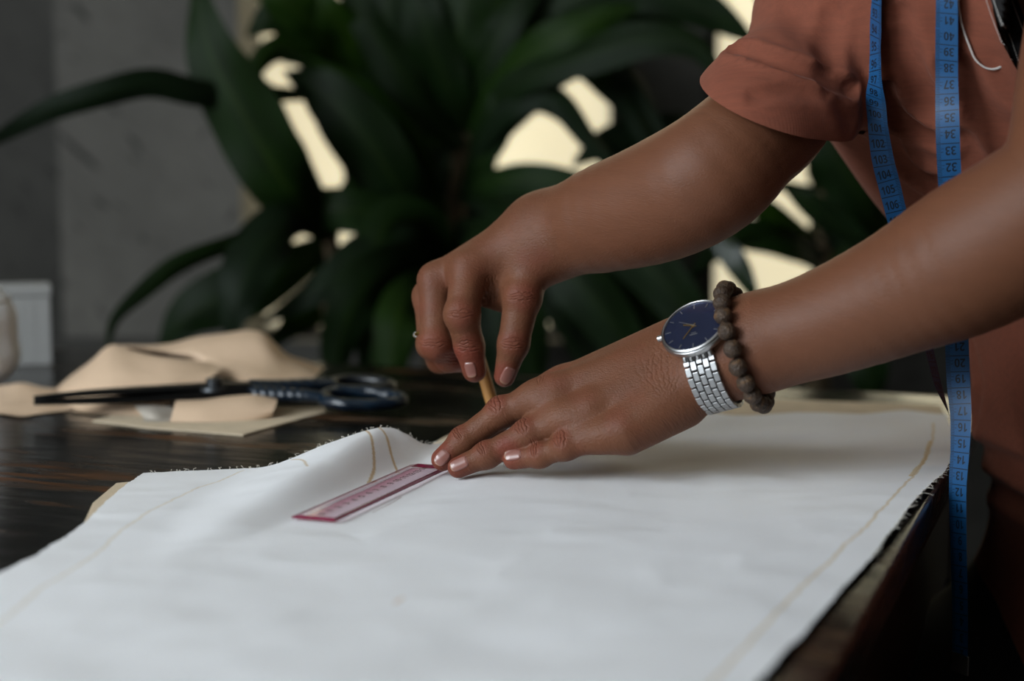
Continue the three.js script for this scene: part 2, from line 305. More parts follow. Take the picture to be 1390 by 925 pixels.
const wrinkle = (x, z) => {
  const q = V(x - RA.x, 0, z - RA.z), onR = sstep(0.012, 0.04, Math.max(Math.abs(q.dot(e1) - RUL_L / 2) - RUL_L / 2, Math.abs(q.dot(rulerSide) - RUL_W / 2) - RUL_W / 2));
  const u = x * 0.92 - z * 0.38, v = x * 0.38 + z * 0.92;
  let h = (fbm(u * 5, v * 9, 3, 3) * 0.0042 + Math.max(0, fbm(u * 9 + 3, v * 22, 9, 3)) * 0.0034 + (1 - Math.abs(fbm(u * 13, v * 17, 14, 2)) * 4) * 0.0006);
  return (0.0016 + h) * (0.25 + 0.75 * onR);
};
const clothY = (x, z) => TABLE_Y + clothBase + clothLift(x, z) + Math.max(-0.0006, wrinkle(x, z));
const curveOf = (list) => { const c = new THREE.CatmullRomCurve3(list.map(([x, y]) => onTable(x, y)), false, 'centripetal'); const L = c.getLengths(400); return (t) => c.getPointAt(clamp(t)); };
const cFar = curveOf([[195, 650], [260, 646], [325, 644], [380, 648], [450, 640], [520, 628], [580, 622], [640, 592], [760, 572], [955, 567], [1000, 571], [1100, 568], [1180, 569], [1232, 563], [1284, 569]]);
const cLeft = curveOf([[195, 650], [164, 672], [120, 714], [75, 748], [0, 788], [-120, 850], [-300, 950], [-420, 1060]]);
const cRight = curveOf([[1284, 569], [1293, 600], [1287, 640], [1250, 682], [1214, 727], [1180, 770], [1140, 813], [1100, 860], [1040, 928], [960, 1020], [890, 1110]]);
const cNear = (() => { const a = cLeft(1), b = cRight(1); return (t) => a.clone().lerp(b, t); })();
const CX0 = -0.62, CW = 1.2, CZ0 = -1.25, CD = 1.05;
const clothMap = canvasTex(2048, 1792, (c, w, h) => {
  c.fillStyle = '#f6f7fa'; c.fillRect(0, 0, w, h);
  const P = (px, py) => { const p = onTable(px, py); return [(p.x - CX0) / CW * w, (p.z - CZ0) / CD * h]; };
  const line = (list, col, lw) => { c.strokeStyle = col; c.lineWidth = lw; c.lineJoin = c.lineCap = 'round'; const p = curve(list.map(([a, b]) => V(...P(a, b), 0)), 120); const r = rng(5); c.beginPath(); p.forEach((q, i) => { const j = (r() - 0.5) * 1.5; i ? c.lineTo(q.x + j, q.y + j) : c.moveTo(q.x, q.y); }); c.stroke(); };
  line([[-120, 935], [0, 856], [110, 775], [190, 712], [262, 676], [330, 648]], 'rgba(214,190,150,0.30)', 3.4);
  line([[960, 950], [1040, 860], [1110, 787], [1180, 722], [1232, 664], [1256, 632], [1266, 600], [1267, 580]], 'rgba(205,170,110,0.42)', 3.0);
  line([[1236, 655], [1252, 636], [1263, 606]], 'rgba(205,165,90,0.5)', 4.2);
  line([[500, 664], [508, 652], [503, 636], [494, 630]], 'rgba(196,160,110,0.75)', 2.6);
  line([[541, 648], [532, 640], [524, 632], [512, 628]], 'rgba(196,160,110,0.75)', 2.6);
  line([[418, 668], [410, 655], [396, 650]], 'rgba(200,170,130,0.5)', 2.4);
  line([[536, 829], [548, 821]], 'rgba(200,150,110,0.4)', 2.5);
  line([[506, 702], [530, 690], [545, 681]], 'rgba(120,90,90,0.35)', 1.2);
}, true);
clothMap.flipY = false;
const weave = tex(256, 256, (x, y) => { const v = 0.5 + 0.22 * Math.sin(x / 256 * 2 * Math.PI * 32) * Math.sin(y / 256 * 2 * Math.PI * 32) + tileNoise(x, y, 256, 256, 12, 12, 2) * 0.3; return [v, v, v]; }, { srgb: false });
weave.repeat.set(55, 48);
const clothMat = phys({ map: clothMap, roughness: 0.85, bumpMap: weave, bumpScale: 0.00025, side: THREE.DoubleSide, sheen: 0.15, sheenColor: new THREE.Color(1, 1, 1), sheenRoughness: 0.6 });
const cloth = thing('white_cloth', 'large white cotton cloth spread over the dark table under both hands', 'cloth', onTable(700, 760, 0));
{
  const r = rng(3), NU = 260, NV = 220, fray = Array.from({ length: NU + 1 }, () => (r() - 0.5)), frayR = Array.from({ length: NV + 1 }, () => (r() - 0.5));
  const c00 = cFar(0), c10 = cFar(1), c01 = cNear(0), c11 = cNear(1);
  const g = fromGrid(NU, NV, (u, v, i, j) => {
    const vv = Math.pow(v, 1.15);
    const p = cFar(u).multiplyScalar(1 - vv).addScaledVector(cNear(u), vv).addScaledVector(cLeft(vv), 1 - u).addScaledVector(cRight(vv), u)
      .addScaledVector(c00, -(1 - u) * (1 - vv)).addScaledVector(c10, -u * (1 - vv)).addScaledVector(c01, -(1 - u) * vv).addScaledVector(c11, -u * vv);
    if (j === 0) p.z += fray[i] * 0.0012; if (i === NU) p.x += frayR[j] * 0.0009; if (i === 0) p.x += frayR[j] * 0.001;
    p.y = clothY(p.x, p.z); return p;
  }, (u, v, p) => [(p.x - CX0) / CW, (p.z - CZ0) / CD]);
  part('fabric', g, clothMat, cloth);
  // loose threads along the frayed edges
  const th = [], add = (p, q, len) => { const d = q.clone().normalize(); const pts = [p, p.clone().addScaledVector(d, len * 0.5).add(V((r() - 0.5) * 0.003, 0.001, (r() - 0.5) * 0.003)), p.clone().addScaledVector(d, len).add(V((r() - 0.5) * 0.004, -0.0005 + r() * 0.002, (r() - 0.5) * 0.004))]; th.push(sweep(curve(pts, 4), () => circle(0.00014, 4))); };
  for (let i = 0; i < 90; i++) { const t = i / 90 * 0.45 + r() * 0.01, p = cFar(t); p.y = clothY(p.x, p.z); add(p, V((r() - 0.5) * 1.4, 0.25, -1), 0.0006 + r() * r() * 0.002); }
  for (let i = 0; i < 120; i++) { const t = i / 120 * 0.6 + r() * 0.01, p = cRight(t); p.y = clothY(p.x, p.z); add(p, V(1, -0.1, (r() - 0.5) * 1.6), 0.001 + r() * r() * 0.0045); }
  part('frayed_threads', mergeGeometries(th), std({ color: 0xe4ded2, roughness: 0.9 }), cloth, 'loose frayed threads along the cut edge').userData.kind = 'stuff';
}
const ruler = thing('ruler', 'short clear pink plastic ruler held down on the white cloth', 'ruler', RA.clone());
{
  const y0 = TABLE_Y + 0.0040, th = 0.0024, Lr = RUL_L, Wr = RUL_W;
  const Q = (s, q, y) => V(RA.x, y, RA.z).addScaledVector(e1, s).addScaledVector(rulerSide, q);
  // section: bevelled along the scale edge
  const prof = [[0.0, 0.0], [0.0, 0.0011], [0.006, th], [Wr - 0.0004, th], [Wr, th - 0.0004], [Wr, 0]];
  const n = prof.length, strip = (ks) => { const pos = [], idx = []; for (const k of ks) { const b0 = pos.length / 3; for (const [s, [q, y]] of [[0, prof[k]], [Lr, prof[k]], [0, prof[(k + 1) % n]], [Lr, prof[(k + 1) % n]]]) { const p = Q(s, q, y0 + y); pos.push(p.x, p.y, p.z); } idx.push(b0, b0 + 1, b0 + 2, b0 + 2, b0 + 1, b0 + 3); } const g = new THREE.BufferGeometry(); g.setAttribute('position', new THREE.Float32BufferAttribute(pos, 3)); g.setIndex(idx); g.computeVertexNormals(); return g.toNonIndexed(); };
  const end = (s) => { const pos = [], idx = []; { const b0 = pos.length / 3; for (const [q, y] of prof) { const p = Q(s, q, y0 + y); pos.push(p.x, p.y, p.z); } for (let k = 1; k < n - 1; k++) idx.push(b0, b0 + k, b0 + k + 1); } const g = new THREE.BufferGeometry(); g.setAttribute('position', new THREE.Float32BufferAttribute(pos, 3)); g.setIndex(idx); g.computeVertexNormals(); return g.toNonIndexed(); };
  const clear = (c, o) => phys({ color: c, transmission: o, thickness: 0, roughness: 0.06, ior: 1.45, specularIntensity: 0.6, side: THREE.DoubleSide });
  part('ruler_body', strip([2]), clear(new THREE.Color(0.97, 0.87, 0.915), 1), ruler);
  part('bevelled_edge', strip([1]), clear(new THREE.Color(0.72, 0.40, 0.47), 0.9), ruler, 'darker pink bevel along the scale');
  for (const g of [strip([0]), strip([3, 4]), end(0), end(Lr)]) part('edge', g, phys({ color: 0x7d1f3d, transmission: 0.25, thickness: 0, roughness: 0.15, side: THREE.DoubleSide }), ruler, 'deep pink polished edge');
  // printed scale: a film of ink shapes on the upper face
  const scale = canvasTex(2048, 448, (c, w, h) => {
    c.clearRect(0, 0, w, h); const X = (s) => s / Lr * w, Y = (q) => (q / Wr) * h;
    c.fillStyle = '#180a10'; c.font = `bold ${Math.round(0.0058 / Wr * h)}px sans-serif`; c.textAlign = 'center'; c.textBaseline = 'top';
    for (let i = 0; i <= 150; i++) { const s = 0.005 + i / 1000, l = i % 10 === 0 ? 0.0065 : i % 5 === 0 ? 0.005 : 0.0034; c.fillRect(X(s) - 1.6, Y(0.0062), 3.2, Y(l)); if (i % 10 === 0) c.fillText(String(i / 10), X(s), Y(0.0132)); }
  });
  const pg = new THREE.BufferGeometry(), c4 = [[0, 0.0061], [Lr, 0.0061], [0, Wr - 0.001], [Lr, Wr - 0.001]];
  pg.setAttribute('position', new THREE.Float32BufferAttribute(c4.flatMap(([s, q]) => Q(s, q, y0 + th + 0.00012).toArray()), 3));
  pg.setAttribute('uv', new THREE.Float32BufferAttribute(c4.flatMap(([s, q]) => [s / Lr, 1 - q / Wr]), 2)); pg.setIndex([0, 2, 1, 1, 2, 3]); pg.computeVertexNormals();
  const inkMat = std({ map: scale, transparent: true, roughness: 0.5, side: THREE.DoubleSide });
  part('printed_scale', pg, inkMat, ruler, 'centimetre scale with dark tick marks and numbers');
}

// ---------------------------------------------------------------- the tailor
const T = (px, py, t, rpx) => [at(px, py, t), rpx * t / FOCAL];     // a joint: measured place, and radius measured in pixels there
// left wrist frame: a along the arm towards the elbow, n out of the back of the hand, w towards the little finger
const LA = camVec(0.956, 0.29, 0.44).normalize(), LN = camVec(-0.485, 0.647, 0.588).addScaledVector(LA, -camVec(-0.485, 0.647, 0.588).dot(LA)).normalize(), LW = new THREE.Vector3().crossVectors(LA, LN).normalize();
const LWr = at(962, 488, 0.9);
const lArm = [T(1018, 468, 0.888, 62), T(1060, 457, 0.88, 68), T(1125, 437, 0.866, 74), T(1228, 394, 0.842, 87), T(1320, 348, 0.82, 104), T(1410, 296, 0.8, 108), T(1462, 255, 0.79, 108)];
const lUpper = [[lArm[6][0], lArm[6][1]], T(1508, 90, 0.79, 119), T(1530, -60, 0.80, 116), T(1565, -190, 0.82, 104)];
const L = {
  middle: [T(757, 533, 0.916, 25), T(681, 560, 0.925, 19.8), T(629, 599, 0.928, 18), T(601, 624, 0.926, 15.8)],
  ring: [T(803, 556, 0.899, 23), T(717, 590, 0.908, 19.5), T(661, 618, 0.911, 16.8), T(622, 635, 0.912, 14.5)],
  pinky: [T(846, 584, 0.885, 21), T(768, 607, 0.893, 17), T(733, 619, 0.9, 15), T(697, 624, 0.905, 14)],
  index: [T(766, 522, 0.938, 24), T(692, 558, 0.955, 18), T(645, 596, 0.958, 16), T(613, 620, 0.955, 14.5)],
  thumb: [T(900, 505, 0.945, 30), T(830, 548, 0.98, 24), T(770, 573, 0.995, 20), T(720, 594, 1.0, 15)],
};
const knuckle = (j, n, up, r) => cap(j[0].clone().addScaledVector(n, up), j[0].clone().addScaledVector(n, up + 0.0002), r);
const lPalm = union([
  cap(L.index[0][0], at(925, 462, 0.918), L.index[0][1], 0.0165), cap(L.middle[0][0], at(930, 478, 0.908), L.middle[0][1], 0.0175),
  cap(L.ring[0][0], at(935, 500, 0.9), L.ring[0][1], 0.017), cap(L.pinky[0][0], at(940, 520, 0.893), L.pinky[0][1], 0.0165),
  cap(at(852, 588, 0.888), at(925, 548, 0.893), 0.0135, 0.016), cap(at(905, 540, 0.925), at(820, 560, 0.935), 0.017, 0.014),
  cap(LWr.clone().addScaledVector(LW, -0.0105).addScaledVector(LN, -0.001), LWr.clone().addScaledVector(LW, 0.0105), 0.0185),
  cap(LWr.clone().addScaledVector(LW, -0.0095), lArm[0][0].clone().addScaledVector(LW, -0.0085), 0.0185, 0.0195), cap(LWr.clone().addScaledVector(LW, 0.0095), lArm[0][0].clone().addScaledVector(LW, 0.0085), 0.0185, 0.0195),
], 0.012);
const web = (f, g, u, r) => cap(L[f][0][0].clone().lerp(L[f][1][0], u), L[g][0][0].clone().lerp(L[g][1][0], u), r);
lPalm.fs.push(web('index', 'middle', 0.35, 0.0095), web('middle', 'ring', 0.42, 0.0088), web('ring', 'pinky', 0.42, 0.0085));
const lFingers = union(['index', 'middle', 'ring', 'pinky', 'thumb'].map((k) => union([...chain(L[k]), ...(k === 'thumb' ? [] : [cap(L[k][1][0].clone().addScaledVector(LN, 0.0008), L[k][1][0].clone().addScaledVector(LN, 0.001), L[k][1][1] * 1.0), cap(L[k][2][0].clone().addScaledVector(LN, 0.0004), L[k][2][0].clone().addScaledVector(LN, 0.0005), L[k][2][1] * 1.0)])], 0.004)), 0.0012);
const smoothChain = (c, n) => { const cp = new THREE.CatmullRomCurve3(c.map((j) => j[0]), false, 'centripetal'), cr = new THREE.CatmullRomCurve3(c.map((j, i) => V(i, j[1] * 10, 0)), false, 'catmullrom', 0.5), m = c.length - 1; return chain(Array.from({ length: n * m + 1 }, (_, i) => [cp.getPoint(i / (n * m)), cr.getPoint(i / (n * m)).y / 10])); };
const minOf = (fs) => (x, y, z) => { let d = 1e9; for (const f of fs) { const v = f(x, y, z); if (v < d) d = v; } return d; };
const lArmF = minOf(smoothChain([...lArm, ...lUpper.slice(1)], 4));
const leftField = (x, y, z) => smin(smin(lPalm(x, y, z), lFingers(x, y, z), 0.007), lArmF(x, y, z), 0.02);

const Rr = {
  index: [T(637, 366, 0.985, 25), T(627, 427, 0.972, 23), T(637, 470, 0.98, 20), T(644, 503, 0.985, 16.5)],
  middle: [T(592, 381, 1.0, 23.5), T(592, 466, 0.99, 22), T(610, 487, 1.006, 18), T(640, 488, 1.016, 16)],
  ring: [T(581, 402, 1.02, 19), T(585, 468, 1.012, 18), T(597, 489, 1.028, 17), T(630, 491, 1.035, 15)],
  pinky: [T(585, 420, 1.045, 18), T(592, 470, 1.04, 16), T(604, 484, 1.048, 15), T(628, 485, 1.052, 14)],
  thumb: [T(722, 350, 0.985, 30), T(709, 404, 0.975, 25), T(697, 467, 0.975, 21), T(685, 511, 0.983, 14.5)],
};
const rArm = [T(741, 322, 0.992, 52), T(775, 312, 0.982, 60), T(815, 299, 0.968, 72), T(900, 271, 0.935, 84), T(965, 236, 0.91, 86), T(1012, 193, 0.915, 80), T(1052, 156, 0.935, 78), T(1112, 60, 0.985, 61), T(1150, -25, 1.03, 74)];
const rPalm = union([
  cap(Rr.index[0][0], at(722, 325, 0.99), 0.0125, 0.0165), cap(Rr.middle[0][0], at(725, 312, 0.995), 0.0117, 0.017), cap(Rr.ring[0][0], at(728, 318, 1.005), 0.0100, 0.017), cap(Rr.pinky[0][0], at(730, 325, 1.015), 0.0095, 0.017),
  cap(at(612, 410, 1.025), at(700, 358, 1.01), 0.0125, 0.0165), cap(at(657, 398, 1.0), at(698, 408, 0.99), 0.0095, 0.011), cap(Rr.thumb[0][0], at(690, 370, 0.995), 0.0150, 0.015),
  cap(at(742, 338, 0.99), at(741, 306, 0.994), 0.0195),
], 0.012);
const rFingers = union(['index', 'middle', 'ring', 'pinky', 'thumb'].map((k) => union([...chain(Rr[k]), cap(Rr[k][1][0].clone().addScaledVector(F3, -0.0008), Rr[k][1][0].clone().addScaledVector(F3, -0.001), Rr[k][1][1])], 0.004)), 0.0012);
const rArmF = minOf(smoothChain(rArm, 4));
const rightField = (x, y, z) => smin(smin(rPalm(x, y, z), rFingers(x, y, z), 0.007), rArmF(x, y, z), 0.02);

// torso, neck, head, pelvis and legs: the man sits on a stool at the corner of the table and leans over it
const FACE = V(-0.91, 0, 0.41), LEFT = V(0.41, 0, 0.91);             // where his chest points, where his left side is
const rSh = at(1150, -25, 1.03), lSh = at(1565, -190, 0.82), midSh = rSh.clone().add(lSh).multiplyScalar(0.5);
const chestC = at(1462, 110, 1.01), bellyC = V(chestC.x + 0.093, TABLE_Y + 0.045, chestC.z - 0.01), pelC = V(bellyC.x + 0.02, 0.545, bellyC.z - 0.01);
const offs = (p, f, l, y = 0) => p.clone().addScaledVector(FACE, f).addScaledVector(LEFT, l).add(V(0, y, 0));
const neckB = offs(midSh, -0.03, 0, 0.035), headC = offs(neckB, 0.10, -0.01, 0.175);
const torsoF = union([
  cap(offs(chestC, 0, -0.06, 0), offs(chestC, 0, 0.06, 0), 0.118), cap(offs(bellyC, 0.0, -0.012), offs(bellyC, 0.005, 0.045), 0.122),
  cap(offs(rSh, -0.01, 0.02, -0.02), offs(lSh, -0.01, -0.03, -0.02), 0.052), cap(offs(bellyC, 0.005, 0.02), offs(pelC, 0, 0.02), 0.115, 0.118), cap(offs(midSh, 0, -0.03, -0.02), chestC, 0.085, 0.11), cap(offs(pelC, 0, -0.06, 0.02), offs(pelC, 0, 0.06, 0.02), 0.125),
], 0.09);
const knee = (s) => offs(pelC, 0.42, s * 0.13, -0.02), ankle = (s) => offs(pelC, 0.38, s * 0.13, -0.47);
const legsF = union([-1, 1].flatMap((s) => [...chain([[offs(pelC, 0, s * 0.085), 0.095], [knee(s), 0.064], [offs(pelC, 0.37, s * 0.13, -0.18), 0.058], [ankle(s), 0.038]]), cap(offs(pelC, 0.37, s * 0.13, -0.525), offs(pelC, 0.53, s * 0.145, -0.54), 0.036, 0.034)]), 0.03);
const headF = (() => {
  const ax = (f, l, y) => offs(headC, f, l, y);
  return union([cap(neckB.clone().add(V(0, -0.03, 0)), ax(-0.02, 0, -0.06), 0.06, 0.056), cap(ax(-0.02, 0, 0.03), ax(0.015, 0, 0.035), 0.092, 0.082), cap(ax(0.03, 0, -0.02), ax(0.045, 0, -0.075), 0.066, 0.042),
    cap(ax(0.098, 0, 0.01), ax(0.118, 0, -0.025), 0.009, 0.014), cap(ax(0.085, -0.028, 0.028), ax(0.085, 0.028, 0.028), 0.014), cap(ax(0.088, -0.016, -0.062), ax(0.088, 0.016, -0.062), 0.007),
    cap(ax(0.0, -0.085, 0.015), ax(-0.012, -0.092, -0.02), 0.012, 0.01), cap(ax(0.0, 0.085, 0.015), ax(-0.012, 0.092, -0.02), 0.012, 0.01)], 0.016);
})();
const bodyF = (x, y, z) => smin(smin(torsoF(x, y, z), headF(x, y, z), 0.03), legsF(x, y, z), 0.05);

// skin: pores, creases and mottling are drawn once on a sheet in the plane of each hand
const skinBase = [0.428, 0.272, 0.192];
function skinUV(g, A, B, O, S) { const p = g.attributes.position, uv = new Float32Array(p.count * 2), q = V(0, 0, 0); for (let i = 0; i < p.count; i++) { q.fromBufferAttribute(p, i).sub(O); uv[i * 2] = q.dot(A) / S + 0.5; uv[i * 2 + 1] = q.dot(B) / S + 0.5; } g.setAttribute('uv', new THREE.BufferAttribute(uv, 2)); return g; }
function handSheets(fing, A, B, O, S, creases) {
  const N = 1536, P = (v) => { const q = v.clone().sub(O); return [(q.dot(A) / S + 0.5) * N, (q.dot(B) / S + 0.5) * N]; }, ppm = N / S;
  const red = [];
  for (const k of Object.keys(fing)) { fing[k].forEach((j, i) => { const [x, y] = P(j[0]); red.push([x, y, j[1] * ppm * (i === 3 ? 1.5 : 1.0), i === 3 ? 0.75 : i === 0 ? 0.16 : 0.45]); }); }
  const map = tex(N / 2, N / 2, (x, y) => {
    let w = 0; for (const [a, b, r, k] of red) { const d = Math.hypot(x * 2 - a, y * 2 - b) / r; if (d < 1.3) w = Math.max(w, k * sstep(1.3, 0.35, d)); }
    const m = fbm(x / 60, y / 60, 3, 3) * 0.10 + fbm(x / 9, y / 9, 6, 2) * 0.05; w = clamp(w + fbm(x / 40, y / 40, 12, 3) * 0.35);
    return [(skinBase[0] + 0.045 * w) * (1 + m), (skinBase[1] - 0.045 * w) * (1 + m), (skinBase[2] - 0.015 * w) * (1 + m)];
  });
  map.wrapS = map.wrapT = THREE.ClampToEdgeWrapping;
  const rows = creases.map(([p, dir, len, n, gap, amp = 0.5]) => { const [x, y] = P(p); const a = Math.atan2(dir.dot(B), dir.dot(A)); return { x, y, c: Math.cos(a), s: Math.sin(a), len: len * ppm, n, amp, gap: gap * ppm }; });
  const bump = tex(N, N, (x, y) => {
    let v = 0.62 + fbm(x / 5, y / 5, 1, 2) * 0.22 + (1 - Math.abs(fbm(x / 22, y / 7, 4, 3)) * 3.2) * -0.12;
    for (const r of rows) {                                  // a few curved folds across a joint
      const dx = x - r.x, dy = y - r.y, u = dx * r.c + dy * r.s, w = -dx * r.s + dy * r.c; if (Math.abs(u) > r.len || Math.abs(w) > r.gap * (r.n + 1)) continue;
      for (let k = 0; k < r.n; k++) { const o = (k - (r.n - 1) / 2) * r.gap, bend = (k - (r.n - 1) / 2) * -0.35 * r.gap * (u / r.len) ** 2 * 2 + noise(u / 14, k * 3, r.x) * r.gap * 0.5, d = Math.abs(w - o - bend) / (r.gap * 0.24); if (d < 1.6) v -= r.amp * Math.exp(-d * d * 1.6) * sstep(1, 0.55, Math.abs(u) / r.len); }
    }
    return [v, v, v];
  }, { srgb: false });
  bump.wrapS = bump.wrapT = THREE.ClampToEdgeWrapping;
  return phys({ map, bumpMap: bump, bumpScale: 0.0010, roughness: 0.52, specularIntensity: 0.5, sheen: 0.12, sheenColor: new THREE.Color(0.9, 0.6, 0.5), sheenRoughness: 0.5 });
}
const lO = at(790, 560, 0.91), rO = at(660, 410, 1.0), handS = 0.3;
const wrap = (v, n) => v;
const lCre = []; for (const k of ['middle', 'ring', 'pinky', 'index']) { const f = L[k]; for (const i of [1, 2]) { const d = f[i + 1 > 3 ? 3 : i + 1][0].clone().sub(f[i - 1][0]).normalize(), perpA = -d.dot(LW), perpB = d.dot(LA); const dir = LA.clone().multiplyScalar(perpA).addScaledVector(LW, perpB); lCre.push([f[i][0], dir, f[i][1] * 0.95, i === 1 ? 4 : 3, i === 1 ? 0.0026 : 0.0018]); } }
lCre.push([at(905, 510, 0.9), LW, 0.024, 7, 0.0042, 0.14], [at(925, 540, 0.9), LW, 0.018, 7, 0.0034, 0.2], [at(747, 530, 0.92), LW, 0.008, 3, 0.0022, 0.3]);
const rCre = []; for (const k of ['index', 'middle', 'thumb']) { const f = Rr[k]; for (const i of [1, 2]) rCre.push([f[i][0], R3, f[i][1] * 0.9, i === 1 ? 3 : 4, 0.0024]); }
rCre.push([at(668, 395, 1), U3, 0.012, 4, 0.003]);
const skinL = handSheets(L, LA, LW, lO, handS, lCre), skinR = handSheets(Rr, R3, U3, rO, handS, rCre);
const skin = phys({ map: tex(512, 512, (x, y) => { const m = tileNoise(x, y, 512, 512, 3, 3, 2) * 0.03 + tileNoise(x, y, 512, 512, 40, 40, 5) * 0.03; return skinBase.map((b) => b * (1 + m)); }), bumpMap: tex(512, 512, (x, y) => { const v = 0.5 + tileNoise(x, y, 512, 512, 45, 45, 8) * 0.5 + tileNoise(x, y, 512, 512, 20, 60, 3) * 0.3; return [v, v, v]; }, { srgb: false }), bumpScale: 0.00022, roughness: 0.5, specularIntensity: 0.5, sheen: 0.12, sheenColor: new THREE.Color(0.9, 0.6, 0.5), sheenRoughness: 0.5 });

const person = thing('person', 'man in a salmon T-shirt pressing a ruler and marking the cloth with a wooden stick', 'person', V(pelC.x, 0, pelC.z));
const boxOf = (pts, m) => { const b = new THREE.Box3(); for (const p of pts) b.expandByPoint(p); return b.expandByScalar(m); };
{
  const jl = boxOf(Object.values(L).flat().map((j) => j[0]).concat([LWr, lArm[0][0], lArm[0][0].clone().addScaledVector(LA, 0.012)]), 0.042), jr = boxOf(Object.values(Rr).flat().map((j) => j[0]).concat([rArm[1][0]]), 0.045);
  const cutTo = (f, o, d) => f;                              // hands and arms share one field, so their meshes meet
  const la = lArm[0][0].clone().addScaledVector(LA, 0.006), ra = rArm[1][0], lDir = LA, rDir = rArm[2][0].clone().sub(rArm[0][0]).normalize();
  const side = (p, d, s) => (x, y, z) => s * ((x - p.x) * d.x + (y - p.y) * d.y + (z - p.z) * d.z);
  const cutL = side(la, lDir, 1), cutR = side(ra, rDir, 1);
  const gs = [], keep = (g, f) => { const ix = g.index.array, p = g.attributes.position, out = []; for (let i = 0; i < ix.length; i += 3) { const a = ix[i]; if (f(p.getX(a), p.getY(a), p.getZ(a)) < 0) out.push(ix[i], ix[i + 1], ix[i + 2]); } g.setIndex(out); return g; };
  const hl = keep(surfaceNets(leftField, jl.min, jl.max, 0.0016), (x, y, z) => cutL(x, y, z) - 0.006), hr = keep(surfaceNets(rightField, jr.min, jr.max, 0.0016), (x, y, z) => cutR(x, y, z) - 0.006);
  const bl = boxOf(lArm.concat(lUpper).map((j) => j[0]), 0.09), br = boxOf(rArm.map((j) => j[0]), 0.09);
  const al = keep(surfaceNets(leftField, bl.min, bl.max, 0.0045), (x, y, z) => -cutL(x, y, z) - 0.001), ar = keep(surfaceNets(rightField, br.min, br.max, 0.0045), (x, y, z) => -cutR(x, y, z) - 0.001);
  const bb = boxOf([headC.clone().add(V(0, 0.1, 0)), pelC, knee(-1), knee(1), ankle(1), ankle(-1), offs(pelC, 0.5, 0, -0.57), lSh, rSh], 0.16);
  const body = surfaceNets(bodyF, bb.min, bb.max, 0.012);
  skinUV(hl, LA, LW, lO, handS); skinUV(hr, R3, U3, rO, handS);
  for (const g of [al, ar, body]) skinUV(g, V(0.8, 0.2, -0.5).normalize(), V(0, 1, 0), V(0, 0, 0), 0.12);
  const all = mergeGeometries([hl, hr, mergeGeometries([al, ar, body])], true);
  part('body', all, [skinL, skinR, skin], person);
}

// ---------------------------------------------------------------- shirt, trousers, shoes, hair: parts of the person
function clipMesh(g, f) {                                   // keep the side where f < 0, with a clean cut edge
  const p = g.attributes.position, n = g.attributes.normal, ix = g.index.array, pos = Array.from(p.array), nor = Array.from(n.array), out = [], val = [];
  for (let i = 0; i < p.count; i++) val.push(f(p.getX(i), p.getY(i), p.getZ(i)));
  const memo = new Map(), mid = (a, b) => { const k = a < b ? a * 1e7 + b : b * 1e7 + a; if (memo.has(k)) return memo.get(k); const t = val[a] / (val[a] - val[b]), id = pos.length / 3; for (let c = 0; c < 3; c++) { pos.push(lerp(pos[a * 3 + c], pos[b * 3 + c], t)); nor.push(lerp(nor[a * 3 + c], nor[b * 3 + c], t)); } memo.set(k, id); return id; };
  for (let i = 0; i < ix.length; i += 3) {
    const t = [ix[i], ix[i + 1], ix[i + 2]], s = t.map((v) => val[v] < 0), c = s.filter(Boolean).length;
    if (c === 3) out.push(...t); else if (c) for (let k = 0; k < 3; k++) {
      const [a, b, d] = [t[k], t[(k + 1) % 3], t[(k + 2) % 3]];
      if (c === 1 && val[a] < 0) out.push(a, mid(a, b), mid(a, d));
      if (c === 2 && val[a] >= 0) { const m1 = mid(a, b), m2 = mid(a, d); out.push(m1, b, d, m1, d, m2); }
    }
  }
  const h = new THREE.BufferGeometry(); h.setAttribute('position', new THREE.Float32BufferAttribute(pos, 3)); h.setAttribute('normal', new THREE.Float32BufferAttribute(nor, 3)); h.setIndex(out); return h;
}
const plane3 = (a, b, c, inside) => { const n = b.clone().sub(a).cross(c.clone().sub(a)).normalize(), d = n.dot(a), s = n.dot(inside) - d > 0 ? -1 : 1; return (x, y, z) => s * (n.x * x + n.y * y + n.z * z - d); };
const sleeveR = union(chain(rArm.slice(5).map(([p, r], i) => [p, r + [0.008, 0.0075, 0.008, 0.010][i]])), 0.03), sleeveL = union(chain(lUpper.slice(1).map(([p, r]) => [p, r + 0.008])), 0.03);
const sleeveF = (x, y, z) => Math.min(sleeveR(x, y, z), sleeveL(x, y, z));
const shirtBase = (x, y, z) => smin(torsoF(x, y, z) - 0.008, sleeveF(x, y, z), 0.035);
const grooves = [];                                         // folds: a line measured on the shirt, its depth and half width
function groove(list, depth, wide) { const p = curve(list.map(([a, b]) => hit(shirtBase, a, b, 0.7).p), 10); const b = new THREE.Box3().setFromPoints(p).expandByScalar(wide * 2.6); for (const q of p) q.w = 0; grooves.push({ p, depth, wide, b }); }
groove([[1000, 66], [1045, 80], [1100, 100], [1150, 122]], 0.0065, 0.006);
groove([[1025, 132], [1070, 125], [1115, 128]], 0.002, 0.006);
groove([[1130, 20], [1122, 70], [1128, 120], [1150, 165]], 0.0025, 0.008);
groove([[1075, -10], [1085, 40], [1120, 90]], 0.0015, 0.010);
groove([[1200, 118], [1216, 150], [1252, 178], [1282, 192]], 0.006, 0.007);
groove([[1205, 185], [1228, 222], [1262, 246], [1285, 250]], 0.007, 0.008);
groove([[1212, 60], [1240, 110], [1262, 140]], 0.003, 0.010);
groove([[1300, 92], [1325, 140], [1352, 170], [1375, 185]], 0.005, 0.010);
groove([[1302, 588], [1340, 618], [1390, 640]], 0.006, 0.010);
groove([[1315, 625], [1350, 660], [1400, 690]], 0.006, 0.010);
